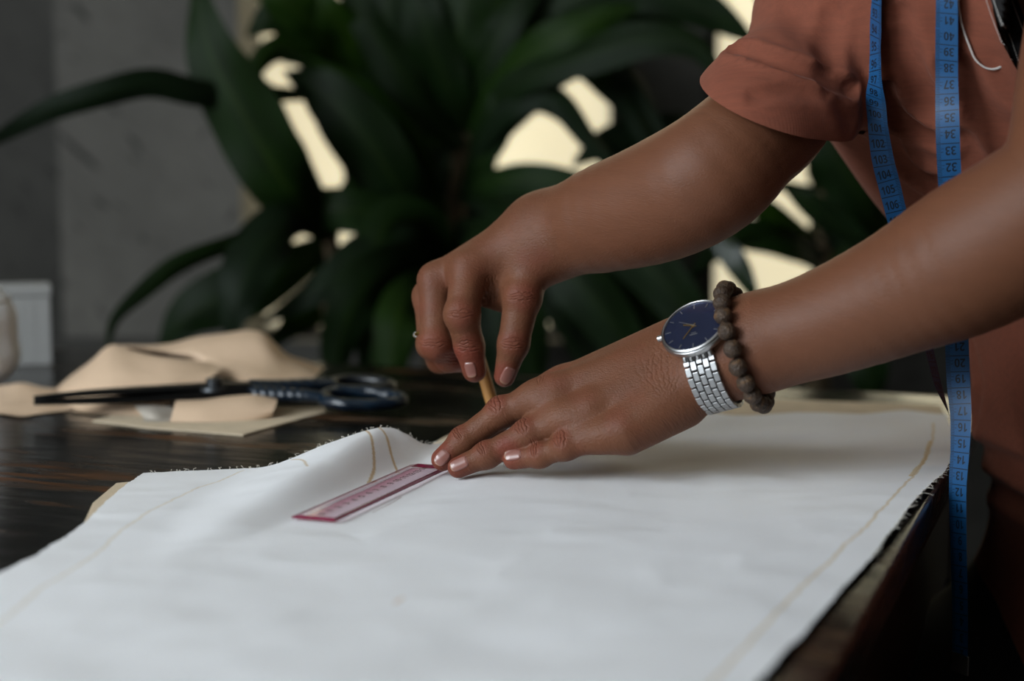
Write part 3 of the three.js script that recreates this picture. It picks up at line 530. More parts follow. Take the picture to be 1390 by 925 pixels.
groove([[1225, 20], [1238, 70], [1262, 120], [1280, 140]], 0.004, 0.008);
groove([[1310, 190], [1330, 230], [1350, 250]], 0.005, 0.009);
groove([[1322, 470], [1330, 520], [1325, 570]], 0.004, 0.009);
const chestOnly = (x, y, z) => smin(torsoF(x, y, z) - 0.008, sleeveR(x, y, z), 0.035);
const shirtOf = (baseF) => (x, y, z) => {
  let d = baseF(x, y, z); if (Math.abs(d) > 0.03) return d;
  for (const g of grooves) {
    const b = g.b; if (x < b.min.x || x > b.max.x || y < b.min.y || y > b.max.y || z < b.min.z || z > b.max.z) continue;
    let m = 1e9; for (let i = 1; i < g.p.length; i++) { const a = g.p[i - 1], c = g.p[i], ux = c.x - a.x, uy = c.y - a.y, uz = c.z - a.z, L2 = ux * ux + uy * uy + uz * uz; const h = clamp(((x - a.x) * ux + (y - a.y) * uy + (z - a.z) * uz) / L2); m = Math.min(m, Math.hypot(x - a.x - ux * h, y - a.y - uy * h, z - a.z - uz * h)); }
    const q = m / g.wide; d += g.depth * (Math.exp(-q * q) - 0.45 * Math.exp(-(q - 1.5) * (q - 1.5) * 2.2));
  }
  d += 0.0034 * fbm(x * 9 + y * 5, y * 6, z * 9, 3) + 0.0018 * Math.max(0, noise(x * 15 + y * 14, y * 5, z * 15)) - 0.001;
  return Math.min(d, sleeveR(x, y, z) + 0.004);
};
const shirtF = shirtOf(shirtBase), chestF = shirtOf(chestOnly);
const jersey = (() => {
  const map = tex(256, 256, (x, y) => { const m = 1 + tileNoise(x, y, 256, 256, 20, 20, 2) * 0.06 + tileNoise(x, y, 256, 256, 3, 3, 5) * 0.05; return [0.49 * m, 0.27 * m, 0.196 * m]; });
  const bump = tex(256, 256, (x, y) => { const v = 0.5 + 0.25 * Math.sin(x / 256 * 6.2832 * 40) + 0.15 * Math.sin(y / 256 * 6.2832 * 40) + tileNoise(x, y, 256, 256, 30, 30, 3) * 0.2; return [v, v, v]; }, { srgb: false });
  return phys({ map, bumpMap: bump, bumpScale: 0.00008, roughness: 0.95, side: THREE.DoubleSide, sheen: 0.2, sheenColor: new THREE.Color(0.9, 0.55, 0.45), sheenRoughness: 0.6 });
})();
{
  const b = boxOf([chestC, bellyC, rSh, lSh, at(1000, 120, 0.93), V(bellyC.x, 0.62, bellyC.z)], 0.19);
  let g = surfaceNets(shirtF, b.min, b.max, 0.005);
  const nearCuff = plane3(at(980, 110, 0.935), at(1156, 167, 0.955), at(1050, 160, 0.894), rSh), lc = lUpper[2][0], ld = lUpper[1][0].clone().sub(lUpper[2][0]).normalize();
  const armR = (x, y, z) => Math.hypot(x - rArm[6][0].x, y - rArm[6][0].y, z - rArm[6][0].z) > 0.2 ? -1 : Math.min(nearCuff(x, y, z), torsoF(x, y, z) - 0.008 - sleeveR(x, y, z));
  g = clipMesh(g, armR);
  g = clipMesh(g, (x, y, z) => Math.min((x - lc.x) * ld.x + (y - lc.y) * ld.y + (z - lc.z) * ld.z - 0.02, torsoF(x, y, z) - 0.008 - sleeveL(x, y, z)));
  g = clipMesh(g, (x, y, z) => 0.07 - Math.hypot(x - neckB.x, (y - neckB.y - 0.02) * 1.0, z - neckB.z));
  const hem = V(bellyC.x, TABLE_Y - 0.02, bellyC.z); g = clipMesh(g, (x, y, z) => (hem.y - 0.115 - 0.25 * (x - hem.x + 0.12)) - y - 0.02);
  const p = g.attributes.position, uv = new Float32Array(p.count * 2); for (let i = 0; i < p.count; i++) { uv[i * 2] = (p.getX(i) * 0.4 - p.getZ(i) * 0.9) / 0.06; uv[i * 2 + 1] = p.getY(i) / 0.06; } g.setAttribute('uv', new THREE.BufferAttribute(uv, 2));
  const shirt = part('t_shirt', g, jersey, person, 'salmon pink cotton T-shirt with short sleeves');
  const onShirt = (px, py, off) => { let h = hit(shirtF, px, py, 0.75); const hc = hit(chestF, px, py, 0.75); if (hc.t - h.t > 0.045) h = hc; return h.p.addScaledVector(h.n, off); };
  const white = std({ color: 0xd9d4cf, roughness: 0.8 }), black = std({ color: 0x050506, roughness: 1, side: THREE.DoubleSide });
  const st = []; const chainLine = curve([[1301, -14], [1303, 12], [1308, 36], [1316, 60], [1326, 79], [1338, 90], [1350, 92], [1363, 87], [1375, 79]].map(([a, c]) => onShirt(a, c, 0.0017)), 130);
  for (let i = 0; i < 129; i++) { const a = chainLine[i], c = chainLine[i + 1], s = (i % 2 ? 1 : -1) * 0.0005; st.push(sweep([a.clone().add(V(s, -s * 0.4, 0)), c.clone().add(V(-s, s * 0.4, 0))], () => circle(0.00055, 5))); }
  part('stitching', mergeGeometries(st), white, shirt, 'white curved pocket stitching');
  const la = [[1338, -20], [1345, 0], [1354, 25], [1366, 55], [1379, 92], [1387, 112]], lb = [[1374, -20], [1382, 0], [1390, 22], [1400, 48], [1414, 85], [1422, 105]];
  const c2 = (l) => new THREE.CatmullRomCurve3(l.map(([x, y]) => V(x, y, 0)), false, 'centripetal'), pa = c2(la).getPoints(30), pb = c2(lb).getPoints(30);
  const onBand = (u, j, off) => { const q = pa[j].clone().lerp(pb[j], u); return onShirt(q.x, q.y, off); };
  part('pocket_trim', fromGrid(8, 30, (u, v, i, j) => onBand(u, j, i === 0 || i === 8 ? 0.0002 : 0.0015)), black, shirt, 'black trim band with white dashed stitching');
  const dash = []; for (const o of [-0.06, 0.22, 0.8]) for (let i = 0; i < 30; i++) { const a = onBand(o, i, 0.0019), c = onBand(o, i + 1, 0.0019); dash.push(sweep([a, a.clone().lerp(c, 0.3)], () => circle(0.00028, 5)), sweep([a.clone().lerp(c, 0.5), a.clone().lerp(c, 0.8)], () => circle(0.00028, 5))); }
  part('stitching', mergeGeometries(dash), white, shirt, 'white dashed stitches along the black trim');
}
{
  const legB = union([cap(offs(pelC, 0, -0.06, 0.02), offs(pelC, 0, 0.06, 0.02), 0.128)], 0.05);
  const trF = (x, y, z) => { const d = smin(smin(legsF(x, y, z), legB(x, y, z), 0.04), torsoF(x, y, z) + 0.002, 0.03) - 0.006; return d + 0.004 * fbm(x * 8, y * 8, z * 8, 3); };
  const b = boxOf([pelC, knee(-1), knee(1), ankle(-1), ankle(1)], 0.2);
  let g = surfaceNets(trF, b.min, b.max, 0.009); g = clipMesh(g, (x, y, z) => y - (pelC.y + 0.12)); g = clipMesh(g, (x, y, z) => 0.075 - y);
  part('trousers', g, std({ color: 0x0a0a0d, roughness: 0.9, side: THREE.DoubleSide }), person, 'near-black trousers');
  for (const s of [-1, 1]) { const f = union([cap(offs(pelC, 0.36, s * 0.13, -0.5), offs(pelC, 0.54, s * 0.145, -0.51), 0.047, 0.042)], 0.01), h = (x, y, z) => Math.max(f(x, y, z), 0.004 - y); const q = offs(pelC, 0.45, s * 0.137, -0.5); part('shoe', surfaceNets(h, q.clone().addScalar(-0.17), q.clone().addScalar(0.17), 0.007), std({ color: 0x17130f, roughness: 0.5 }), person); }
  const hf = (x, y, z) => { const q = V(x, y, z).sub(headC), f = q.dot(FACE), line = f > 0.03 ? 0.062 + (f - 0.03) * 0.35 : f > -0.01 ? lerp(-0.005, 0.062, (f + 0.01) / 0.04) : lerp(-0.075, -0.005, sstep(-0.07, -0.01, f)); return Math.max(headF(x, y, z) - 0.012 - 0.003 * noise(x * 60, y * 60, z * 60), line - q.y); };
  let hg = surfaceNets(hf, headC.clone().addScalar(-0.15), headC.clone().addScalar(0.15), 0.007);
  part('hair', hg, std({ color: 0x0d0b0a, roughness: 0.6 }), person, 'short black hair');
  for (const s of [-1, 1]) {
    const e = offs(headC, 0.083, s * 0.031, 0.006);
    part('eye', new THREE.SphereGeometry(0.0105, 16, 12).scale(1, 0.62, 1).translate(e.x, e.y, e.z), std({ color: 0xd8d2cc, roughness: 0.2 }), person, 'white of the eye');
    part('iris', new THREE.SphereGeometry(0.0048, 14, 10).translate(...e.clone().addScaledVector(FACE, 0.0068).add(V(0, -0.001, 0)).toArray()), std({ color: 0x1c110b, roughness: 0.15 }), person, 'dark brown iris');
    part('eyebrow', sweep(curve([offs(headC, 0.092, s * 0.016, 0.031), offs(headC, 0.091, s * 0.03, 0.036), offs(headC, 0.078, s * 0.048, 0.031)], 10), (i, u) => circle(0.0034 * (1 - 0.5 * u), 8)), std({ color: 0x0d0b0a, roughness: 0.9 }), person, 'black eyebrow');
  }
  part('lips', sweep(curve([offs(headC, 0.086, -0.02, -0.062), offs(headC, 0.095, -0.008, -0.0605), offs(headC, 0.095, 0.008, -0.0605), offs(headC, 0.086, 0.02, -0.062)], 14), (i, u) => circle(0.0055 * Math.sin(Math.PI * clamp(u, 0.08, 0.92)), 8)), phys({ color: 0x6e3a30, roughness: 0.5 }), person, 'closed lips');
}

// finger nails lie on the measured spots, along each finger
function nail(field, px, py, tipDir, len, wid, name = 'fingernail') {
  const h = hit(field, px, py), d = tipDir.clone().addScaledVector(h.n, -tipDir.dot(h.n)).normalize(), s = new THREE.Vector3().crossVectors(h.n, d).normalize(), e = 0.0006;
  const grad = (p) => V(field(p.x + e, p.y, p.z) - field(p.x - e, p.y, p.z), field(p.x, p.y + e, p.z) - field(p.x, p.y - e, p.z), field(p.x, p.y, p.z + e) - field(p.x, p.y, p.z - e)).normalize();
  const g = fromGrid(16, 18, (u, v) => {
    const a = u * 2 - 1, b = v * 2 - 1, k = b < -0.3 ? Math.sqrt(Math.max(0, 1 - ((-b - 0.3) / 0.7) ** 2 * 0.75)) : 1 - 0.32 * Math.max(0, (b - 0.45) / 0.55) ** 2;
    const p = h.p.clone().addScaledVector(d, b * len / 2 - (Math.abs(a) ** 2.5) * len * 0.06 * (b > 0 ? 1 : 0)).addScaledVector(s, a * k * wid / 2);
    for (let i = 0; i < 4; i++) { const n = grad(p); p.addScaledVector(n, -field(p.x, p.y, p.z)); }
    const ed = Math.max(Math.abs(a), b < 0 ? -b : 0); p.addScaledVector(grad(p), 0.00065 - 0.0011 * sstep(0.8, 1, ed) + (b > 0.75 ? 0.0002 : 0)); return p;
  });
  const col = canvasNail; part(name, g, col, person);
}
const canvasNail = phys({ map: tex(64, 128, (x, y) => { const v = y / 128, t = sstep(0.88, 0.93, v), l = sstep(0.16, 0.08, v + Math.abs(x / 64 - 0.5) * 0.25); return [lerp(0.56, 0.60, t) + l * 0.05, lerp(0.37, 0.46, t) + l * 0.08, lerp(0.33, 0.38, t) + l * 0.08]; }), roughness: 0.28, clearcoat: 0.5, clearcoatRoughness: 0.25, side: THREE.DoubleSide });
const tipOf = (f) => f[3][0].clone().sub(f[2][0]).normalize();
nail(leftField, 599, 622, camVec(-0.62, -0.75, 0.1), 0.0118, 0.0108);
nail(leftField, 623, 630, tipOf(L.ring), 0.0125, 0.0098);
nail(leftField, 696, 618, tipOf(L.pinky), 0.0118, 0.0082);
nail(rightField, 638.5, 502, tipOf(Rr.index), 0.0112, 0.0095);
nail(rightField, 689, 510, camVec(-0.35, -0.9, 0.1), 0.0135, 0.0100);

// ---------------------------------------------------------------- wristwatch, bead bracelet, ring, marking stick
function wristLoop(C, off, n = 120) {                        // a band round the wrist: surface points found outwards from its axis, smoothed
  const rad = Array.from({ length: n }, (_, i) => { const a = i / n * 2 * Math.PI, d = LN.clone().multiplyScalar(Math.cos(a)).addScaledVector(LW, Math.sin(a)); let r = 0.012; for (let k = 0; k < 60; k++) { const p = C.clone().addScaledVector(d, r), s = leftField(p.x, p.y, p.z); if (Math.abs(s) < 1e-5) break; r += clamp(-s, -0.004, 0.004); if (r > 0.06) { r = 0.035; break; } } return r + off; });
  const sm = rad.map((_, i) => { let s = 0; for (let k = -5; k <= 5; k++) s += rad[(i + k + n) % n]; return Math.max(s / 11, rad[i] - off * 0.5); });
  return sm.map((r, i) => { const a = i / n * 2 * Math.PI; return C.clone().addScaledVector(LN, Math.cos(a) * r).addScaledVector(LW, Math.sin(a) * r); });
}
const chrome = std({ color: 0xc9cacb, metalness: 1, roughness: 0.28 }), brushed = std({ color: 0xb9babb, metalness: 1, roughness: 0.42 }), gold = std({ color: 0xc9a052, metalness: 1, roughness: 0.3 });
const PW = at(969, 486, 0.898);
const lathe = (pts, n = 64) => new THREE.LatheGeometry(pts.map(([r, y]) => new THREE.Vector2(r, y)), n);
const dialM = new THREE.Matrix4().makeBasis(LA.clone().negate(), LN, LW.clone().negate());   // x towards the hand (3 o'clock), y out of the dial, -z towards 12
if (dialM.determinant() < 0) throw new Error('dial frame');
const wl0 = wristLoop(PW, 0.0012), DC = PW.clone().addScaledVector(LN, wl0[0].clone().sub(PW).dot(LN) + 0.0002).addScaledVector(LW, 0.004).addScaledVector(LA, 0.001);
const onDial = (g) => g.applyMatrix4(dialM.clone().setPosition(DC));
const watch = thing('wristwatch', 'steel wristwatch with a round dark blue dial and link bracelet on the left wrist', 'watch', DC.clone());
{
  const CR = 0.0222;
  part('case', onDial(lathe([[0, 0], [CR - 0.004, 0], [CR - 0.0008, 0.0016], [CR, 0.003], [CR, 0.0052], [CR - 0.0006, 0.0060], [0, 0.0060]])), chrome, watch);
  part('bezel', onDial(lathe([[CR - 0.0022, 0.0062], [CR - 0.0004, 0.0060], [CR - 0.0006, 0.0068], [CR - 0.0016, 0.0076], [CR - 0.0024, 0.0074], [CR - 0.0026, 0.0062]])), chrome, watch);
  const dialMap = tex(512, 512, (x, y) => { const a = Math.atan2(y - 256, x - 256), r = Math.hypot(x - 256, y - 256) / 256, s = noise(a * 40, 1, 2) * 0.03, ring = Math.abs(r - 0.60) < 0.006 ? 0.07 : 0; return [0.085 + s * 0.4 + ring, 0.135 + s * 0.6 + ring, 0.27 + s * 0.8 + ring]; });
  part('dial', onDial(new THREE.CircleGeometry(CR - 0.0024, 64).rotateX(-Math.PI / 2).translate(0, 0.00625, 0)), std({ map: dialMap, metalness: 0.55, roughness: 0.35 }), watch, 'dark blue sunburst dial');
  for (let k = 0; k < 12; k++) { const l = k % 3 ? 0.0030 : 0.0038, a = k / 12 * 2 * Math.PI; part('hour_marker', onDial(box(0.00055, 0.0004, l, 0, 0.0065, -(CR - 0.0052)).rotateY(-a)), chrome, watch); }
  const hand = (a, l, w, y) => onDial(mergeGeometries([box(w, 0.0002, l, 0, y, -l / 2 + 0.002), new THREE.CylinderGeometry(w * 1.6, w * 1.6, 0.0003, 12).translate(0, y, 0)]).rotateY(-a));
  part('hour_hand', hand(2.0, 0.0095, 0.0007, 0.0066), gold, watch); part('minute_hand', hand(0.62, 0.0135, 0.0006, 0.0069), gold, watch); part('second_hand', hand(2.15, 0.0135, 0.0003, 0.0072), chrome, watch);
  part('crystal', onDial(lathe([[0, 0.0079], [CR - 0.003, 0.0077], [CR - 0.0024, 0.0074]])), phys({ color: 0xffffff, transmission: 1, thickness: 0, roughness: 0.02, ior: 1.4 }), watch);
  part('crown', onDial(new THREE.CylinderGeometry(0.0022, 0.0022, 0.003, 16).rotateZ(Math.PI / 2).translate(CR + 0.001, 0.004, 0)), chrome, watch);
  part('brand_mark', onDial(mergeGeometries([box(0.005, 0.0001, 0.0007, 0, 0.0064, -0.0072), box(0.003, 0.0001, 0.0004, 0, 0.0064, -0.0058)])), chrome, watch);
  // link bracelet: follows a rounded loop round the wrist; alternate columns are staggered by half a link
  const LP = wristLoop(PW, 0.0012), cum = [0]; for (let i = 1; i <= LP.length; i++) cum.push(cum[i - 1] + LP[i % LP.length].distanceTo(LP[i - 1]));
  const total = cum[LP.length], loop = (s) => { let t = ((s % total) + total) % total, i = 0; while (cum[i + 1] < t) i++; const a = LP[i], b = LP[(i + 1) % LP.length], p = a.clone().lerp(b, (t - cum[i]) / (cum[i + 1] - cum[i])), i0 = (i + LP.length - 2) % LP.length, i1 = (i + 3) % LP.length, tn = LP[i1].clone().sub(LP[i0]).normalize(), nn = new THREE.Vector3().crossVectors(tn, LA).normalize(); if (nn.dot(p.clone().sub(PW)) < 0) nn.negate(); return { p, n: nn, t: tn }; };
  const cols = 5, pitch = 0.0062, s0 = 0.0225, colW = 0.0041;
  const linkG = new RoundedBoxGeometry(1, 1, 1, 1, 0.12);
  for (let c = 0; c < cols; c++) for (let s = s0 + (c % 2 ? pitch / 2 : 0); s < total - s0; s += pitch) {
    const f = loop(s), m = new THREE.Matrix4().makeBasis(f.t, f.n, new THREE.Vector3().crossVectors(f.t, f.n)).setPosition(f.p.clone().addScaledVector(LA, (c - 2) * colW).addScaledVector(f.n, 0.0012));
    part('link', linkG.clone().scale(pitch - 0.0005, 0.0026, colW - 0.00045).applyMatrix4(m), brushed, watch);
  }
  for (const sg of [1, -1]) for (let c = 0; c < 5; c++) {    // fluted end pieces between case and bracelet
    const pts = [0.0165, 0.0185, 0.0205, 0.0222].map((s, i) => loop(sg * s).p.addScaledVector(loop(sg * s).n, [0.0028, 0.0028, 0.0024, 0.0016][i]).addScaledVector(LA, (c - 2) * colW));
    part('end_link', sweep(curve(pts, 8), () => circle(colW / 2 - 0.00015, 10, 0.0017), true, () => LN), chrome, watch);
  }
}
{
  const BC = at(1010, 474, 0.886), woodB = [0, 1, 2].map((k) => std({ map: tex(128, 128, (x, y) => { const v = fbm(x / 14 + k * 9, y / 40, k, 3), w = sstep(0.05, 0.35, fbm(x / 30, y / 30, k + 4, 2)); return [0.25 + v * 0.16 + w * 0.14, 0.185 + v * 0.13 + w * 0.10, 0.13 + v * 0.09 + w * 0.05]; }), bumpMap: tex(128, 128, (x, y) => { const v = 0.6 + fbm(x / 6, y / 9, k + 2, 3) * 0.9; return [v, v, v]; }, { srgb: false }), bumpScale: 0.0009, roughness: 0.6 }));
  const br = thing('bead_bracelet', 'bracelet of dark brown wooden beads beside the steel watch', 'bracelet', BC.clone());
  const LPb = wristLoop(BC, 0.0062, 240), cb = [0]; for (let i = 1; i <= 240; i++) cb.push(cb[i - 1] + LPb[i % 240].distanceTo(LPb[i - 1]));
  const around = (u) => { const t = (u - Math.floor(u)) * cb[240]; let i = 0; while (cb[i + 1] < t) i++; const a0 = i / 240 * 2 * Math.PI; return LPb[i].clone().lerp(LPb[(i + 1) % 240], (t - cb[i]) / (cb[i + 1] - cb[i])).addScaledVector(LA, Math.sin(a0) * 0.003); };
  const r = rng(11), n = Math.round(cb[240] / 0.0116);
  for (let k = 0; k < n; k++) {
    const u = (k + 0.3) / n, p = around(u).addScaledVector(LA, (r() - 0.5) * 0.001);
    const g = lathe([[0.0009, -0.0046], [0.0028, -0.0044], [0.0046, -0.0026], [0.0054, 0], [0.0046, 0.0026], [0.0028, 0.0044], [0.0009, 0.0046]].map(([x, y]) => [x * 1.07, y * 1.16]), 20);
    const tan = around(u + 0.004).sub(around(u - 0.004)).normalize();
    g.rotateY(r() * 6.28).applyQuaternion(new THREE.Quaternion().setFromUnitVectors(V(0, 1, 0), tan)).translate(p.x, p.y, p.z);
    part('bead', g, woodB[k % 3], br);
  }
  const cd = Array.from({ length: 97 }, (_, i) => around(i / 96));
  part('cord', sweep(cd, () => circle(0.0007, 6)), std({ color: 0x2a1c12, roughness: 0.9 }), br);
}
{
  const a = Rr.ring[0][0], b = Rr.ring[1][0], c = a.clone().lerp(b, 0.8), d = b.clone().sub(a).normalize(), R = lerp(Rr.ring[0][1], Rr.ring[1][1], 0.8) + 0.0006;
  const t = thing('finger_ring', 'thin gold ring with a small pale stone on the right hand', 'ring', c.clone());
  const q = new THREE.Quaternion().setFromUnitVectors(V(0, 0, 1), d);
  part('band', new THREE.TorusGeometry(R + 0.0008, 0.0014, 10, 48).applyQuaternion(q).translate(c.x, c.y, c.z), gold, t);
  const sp = c.clone().add(camVec(-1, 0.0, 0.35).addScaledVector(d, -camVec(-1, 0, 0.35).dot(d)).normalize().multiplyScalar(R + 0.0002));
  part('stone', new THREE.IcosahedronGeometry(0.0021, 1).translate(sp.x, sp.y, sp.z), phys({ color: 0xe8e6e0, roughness: 0.1, clearcoat: 1 }), t, 'small pale stone');
}
{
  const tip = onTable(686, 609, 0.004), s1 = at(664, 534, 1.02), top = at(626, 400, 1.012), ax = curve([tip, s1, top], 14);
  const t = thing('marking_stick', 'pale wooden marking stick held between thumb and forefinger', 'stick', tip.clone());
  const woodS = std({ map: tex(128, 256, (x, y) => { const v = fbm(x / 9, y / 70, 3, 3); return [0.66 + v * 0.12, 0.47 + v * 0.11, 0.25 + v * 0.07]; }), roughness: 0.6 });
  part('shaft', sweep(ax, (i, u) => { const k = u < 0.14 ? lerp(0.35, 1, u / 0.14) : 1; return circle(0.0056 * k, 8, 0.0045 * (u < 0.14 ? k : 1)); }), woodS, t);
}

// ---------------------------------------------------------------- blue measuring tape hung round the neck
{
  const rows = 8, per = 0.2, TWd = 0.0142;
  const map = canvasTex(2048, 1152, (c, w, h) => {
    c.fillStyle = '#175080'; c.fillRect(0, 0, w, h); const rh = h / rows, cm = w / 20;
    for (let r = 0; r < rows; r++) for (let i = 0; i < 200; i++) {
      const x = i / 10 * cm, y0 = r * rh, k = i % 10; c.fillStyle = '#07131f';
      c.fillRect(x - (k ? 1.6 : 2.6), y0, k ? 3.2 : 5.2, rh * (k === 0 ? 0.97 : k === 5 ? 0.3 : 0.2)); if (k === 7) c.fillRect(x - 1.2, y0 + rh * 0.2, 2.4, rh * 0.13);
      if (k === 0) for (const [n, xx] of i ? [[r * 20 + i / 10, x]] : [[r * 20 + 20, w]]) { c.save(); c.translate(xx - cm * 0.44, y0 + rh * 0.6); c.rotate(-Math.PI / 2); c.scale(n > 99 ? 0.72 : 0.82, 1); c.font = `bold ${Math.round(rh * 0.52)}px sans-serif`; c.textAlign = 'center'; c.textBaseline = 'middle'; c.fillText(String(n), 0, 0); c.restore(); }
    }
  });
  map.flipY = false; map.anisotropy = 8;
  const tapeMat = std({ map, roughness: 0.45, side: THREE.DoubleSide });
  const tape = thing('measuring_tape', 'blue tailor measuring tape hanging round the neck in two numbered strands', 'measuring tape', neckB.clone());
  const grad = (f, p) => V(f(p.x + 0.001, p.y, p.z) - f(p.x - 0.001, p.y, p.z), f(p.x, p.y + 0.001, p.z) - f(p.x, p.y - 0.001, p.z), f(p.x, p.y, p.z + 0.001) - f(p.x, p.y, p.z - 0.001)).normalize();
  const pushOut = (p) => { for (let i = 0; i < 8; i++) for (const f of [chestF, bodyF]) { const d = f(p.x, p.y, p.z) - 0.0045; if (d < 0) p.addScaledVector(grad(f, p), -d); } return p; };   // the tape lies on shirt and neck
  // each strand: [px, py, t, width direction (right, up, back)] from the neck downwards; s at a known pixel row
  const strand = (list, anchorPy, anchorS, dirS, sMax, cmLen) => {
    const P = list.map(([x, y, t]) => { const h = y < 300 ? hit(chestF, x, y, 0.7, 1.2) : { t }; return at(x, y, Math.min(t, h.t - 0.005)); }), C = new THREE.CatmullRomCurve3(P, false, 'centripetal'), N = 500, pts = C.getSpacedPoints(N), len = C.getLength();
    const need = pts.map((p) => { const d = CP.clone().sub(p).normalize(), q = p.clone(); let m = 0; while (m < 0.08 && Math.min(chestF(q.x, q.y, q.z), bodyF(q.x, q.y, q.z)) < 0.0045) { q.addScaledVector(d, 0.001); m += 0.001; } return m; });
    const top = need.map((_, i) => Math.max(...need.slice(Math.max(0, i - 14), i + 15))), ease = top.map((_, i) => { const w = top.slice(Math.max(0, i - 14), i + 15); return w.reduce((a, b) => a + b, 0) / w.length; });
    pts.forEach((p, i) => p.addScaledVector(CP.clone().sub(p).normalize(), ease[i]));   // the strand hangs in front of shirt folds
    const wv = list.map((q) => camVec(q[3], q[4], q[5]).normalize()), ks = list.map((q) => q[1]);
    const py = (p) => { const d = p.clone().sub(CP), z = d.dot(F3); return H / 2 - d.dot(U3) / z * FOCAL; };
    let ia = 0, best = 1e9; pts.forEach((p, i) => { const e = Math.abs(py(p) - anchorPy); if (e < best) { best = e; ia = i; } });
    const data = pts.map((p, i) => { const y = py(p); let k = 0; while (k < ks.length - 2 && y > ks[k + 1]) k++; const u = clamp((y - ks[k]) / (ks[k + 1] - ks[k])), w = wv[k].clone().lerp(wv[k + 1], u); const tan = pts[Math.min(N, i + 1)].clone().sub(pts[Math.max(0, i - 1)]).normalize(); w.addScaledVector(tan, -w.dot(tan)).normalize(); return { p, w, s: anchorS + dirS * (i - ia) / N * len / cmLen * 0.01 }; });
    return data;
  };
  const ribbon = (data, flip) => {                           // data: { p, w, s }; split where the printed rows change
    const pos = [], uv = [], idx = []; let row = null, open = false;
    const put = (d, r) => { for (const e of [-1, 1]) { const q = d.p.clone().addScaledVector(d.w, e * TWd / 2); pos.push(q.x, q.y, q.z); const v = (e * flip + 1) / 2; uv.push((d.s - r * per) / per, (r + 0.01 + v * 0.98) / rows); } };
    for (let i = 0; i < data.length - 1; i++) { const a = data[i], b = data[i + 1], r = clamp(Math.floor((a.s + b.s) / 2 / per), 0, rows - 1); if (r !== row) { put(a, r); row = r; } put(b, r); const n = pos.length / 3; idx.push(n - 4, n - 3, n - 2, n - 3, n - 1, n - 2); }
    const g = new THREE.BufferGeometry(); g.setAttribute('position', new THREE.Float32BufferAttribute(pos, 3)); g.setAttribute('uv', new THREE.Float32BufferAttribute(uv, 2)); g.setIndex(idx); g.computeVertexNormals(); return g;
  };
  const left = strand([[1215, -190, 0.90, 0.6, 0, 0.75], [1203, -120, 0.90, 0.5, 0, 0.85], [1195, -50, 0.915, 0.40, 0, 0.9], [1190, 0, 0.925, 0.16, 0, 0.98], [1188, 60, 0.93, 0.2, 0, 0.97], [1188, 110, 0.93, 0.32, 0, 0.95], [1191, 165, 0.932, 0.62, 0, 0.78], [1198, 215, 0.935, 0.88, 0.05, 0.4], [1208, 255, 0.94, 0.96, 0.1, 0.15], [1219, 300, 0.945, 0.96, 0.1, -0.1], [1242, 400, 0.957, 0.7, 0.1, -0.7], [1264, 485, 0.955, 0.6, 0.1, -0.8], [1274, 525, 0.95, 0.55, 0.1, -0.83], [1288, 563, 0.945, 0.25, 0.1, -0.95], [1303, 620, 0.94, 0.3, 0, -0.95], [1306, 760, 0.935, 0.3, 0, -0.95], [1306, 980, 0.935, 0.3, 0, -0.95]], 288, 1.06, 1, 1.5, 0.0105);
  const right = strand([[1285, -190, 0.86, 0.7, 0, 0.7], [1284, -110, 0.86, 0.7, 0, 0.7], [1284, -40, 0.868, 0.74, 0, 0.68], [1285, 0, 0.872, 0.66, 0, 0.75], [1285, 100, 0.875, 0.76, 0, 0.65], [1287, 200, 0.877, 0.97, 0, 0.2], [1290, 260, 0.88, 0.99, 0, 0.1], [1297, 400, 0.893, 0.97, 0, 0.1], [1299, 470, 0.897, 0.95, 0, 0.2], [1301, 520, 0.90, 0.9, 0, 0.4], [1304, 565, 0.90, 0.72, 0, 0.7], [1303, 610, 0.90, 0.58, 0, 0.8], [1300, 660, 0.90, 0.5, 0, 0.86], [1301, 740, 0.90, 0.45, 0, 0.9], [1303, 830, 0.90, 0.4, 0, 0.9], [1303, 905, 0.90, 0.4, 0, 0.9]], 150, 0.35, -1, 0, 0.0102).filter((d) => d.s > 0.002);
  const l0 = left[0], r0 = right[0], nk = curve([l0.p, offs(neckB, 0.035, -0.085, -0.005), offs(neckB, -0.035, -0.07, 0.03), offs(neckB, -0.075, 0, 0.035), offs(neckB, -0.035, 0.07, 0.03), offs(neckB, 0.035, 0.085, -0.005), r0.p], 60).map((p) => pushOut(p));
  const neckD = nk.map((p, i) => { const u = i / 60, out = p.clone().sub(neckB).setY(0).normalize(), wv = V(0, 1, 0).multiplyScalar(0.8).addScaledVector(out, -0.5); const w = u < 0.15 ? l0.w.clone().negate().lerp(wv, u / 0.15) : u > 0.85 ? wv.lerp(r0.w, (u - 0.85) / 0.15) : wv; return { p, w: w.normalize(), s: lerp(l0.s, r0.s, u) }; });
  part('band', mergeGeometries([ribbon(left, -1), ribbon(right, 1), ribbon(neckD, 1)]), tapeMat, tape);
  const en = right[right.length - 1];
  part('end_tip', sweep([en.p.clone().add(V(0, 0.008, 0)), en.p.clone().add(V(0, -0.004, 0))], () => [[-0.0007, -TWd / 2], [0.0007, -TWd / 2], [0.0007, TWd / 2], [-0.0007, TWd / 2]], true, () => en.w), brushed, tape, 'metal end tip');
}
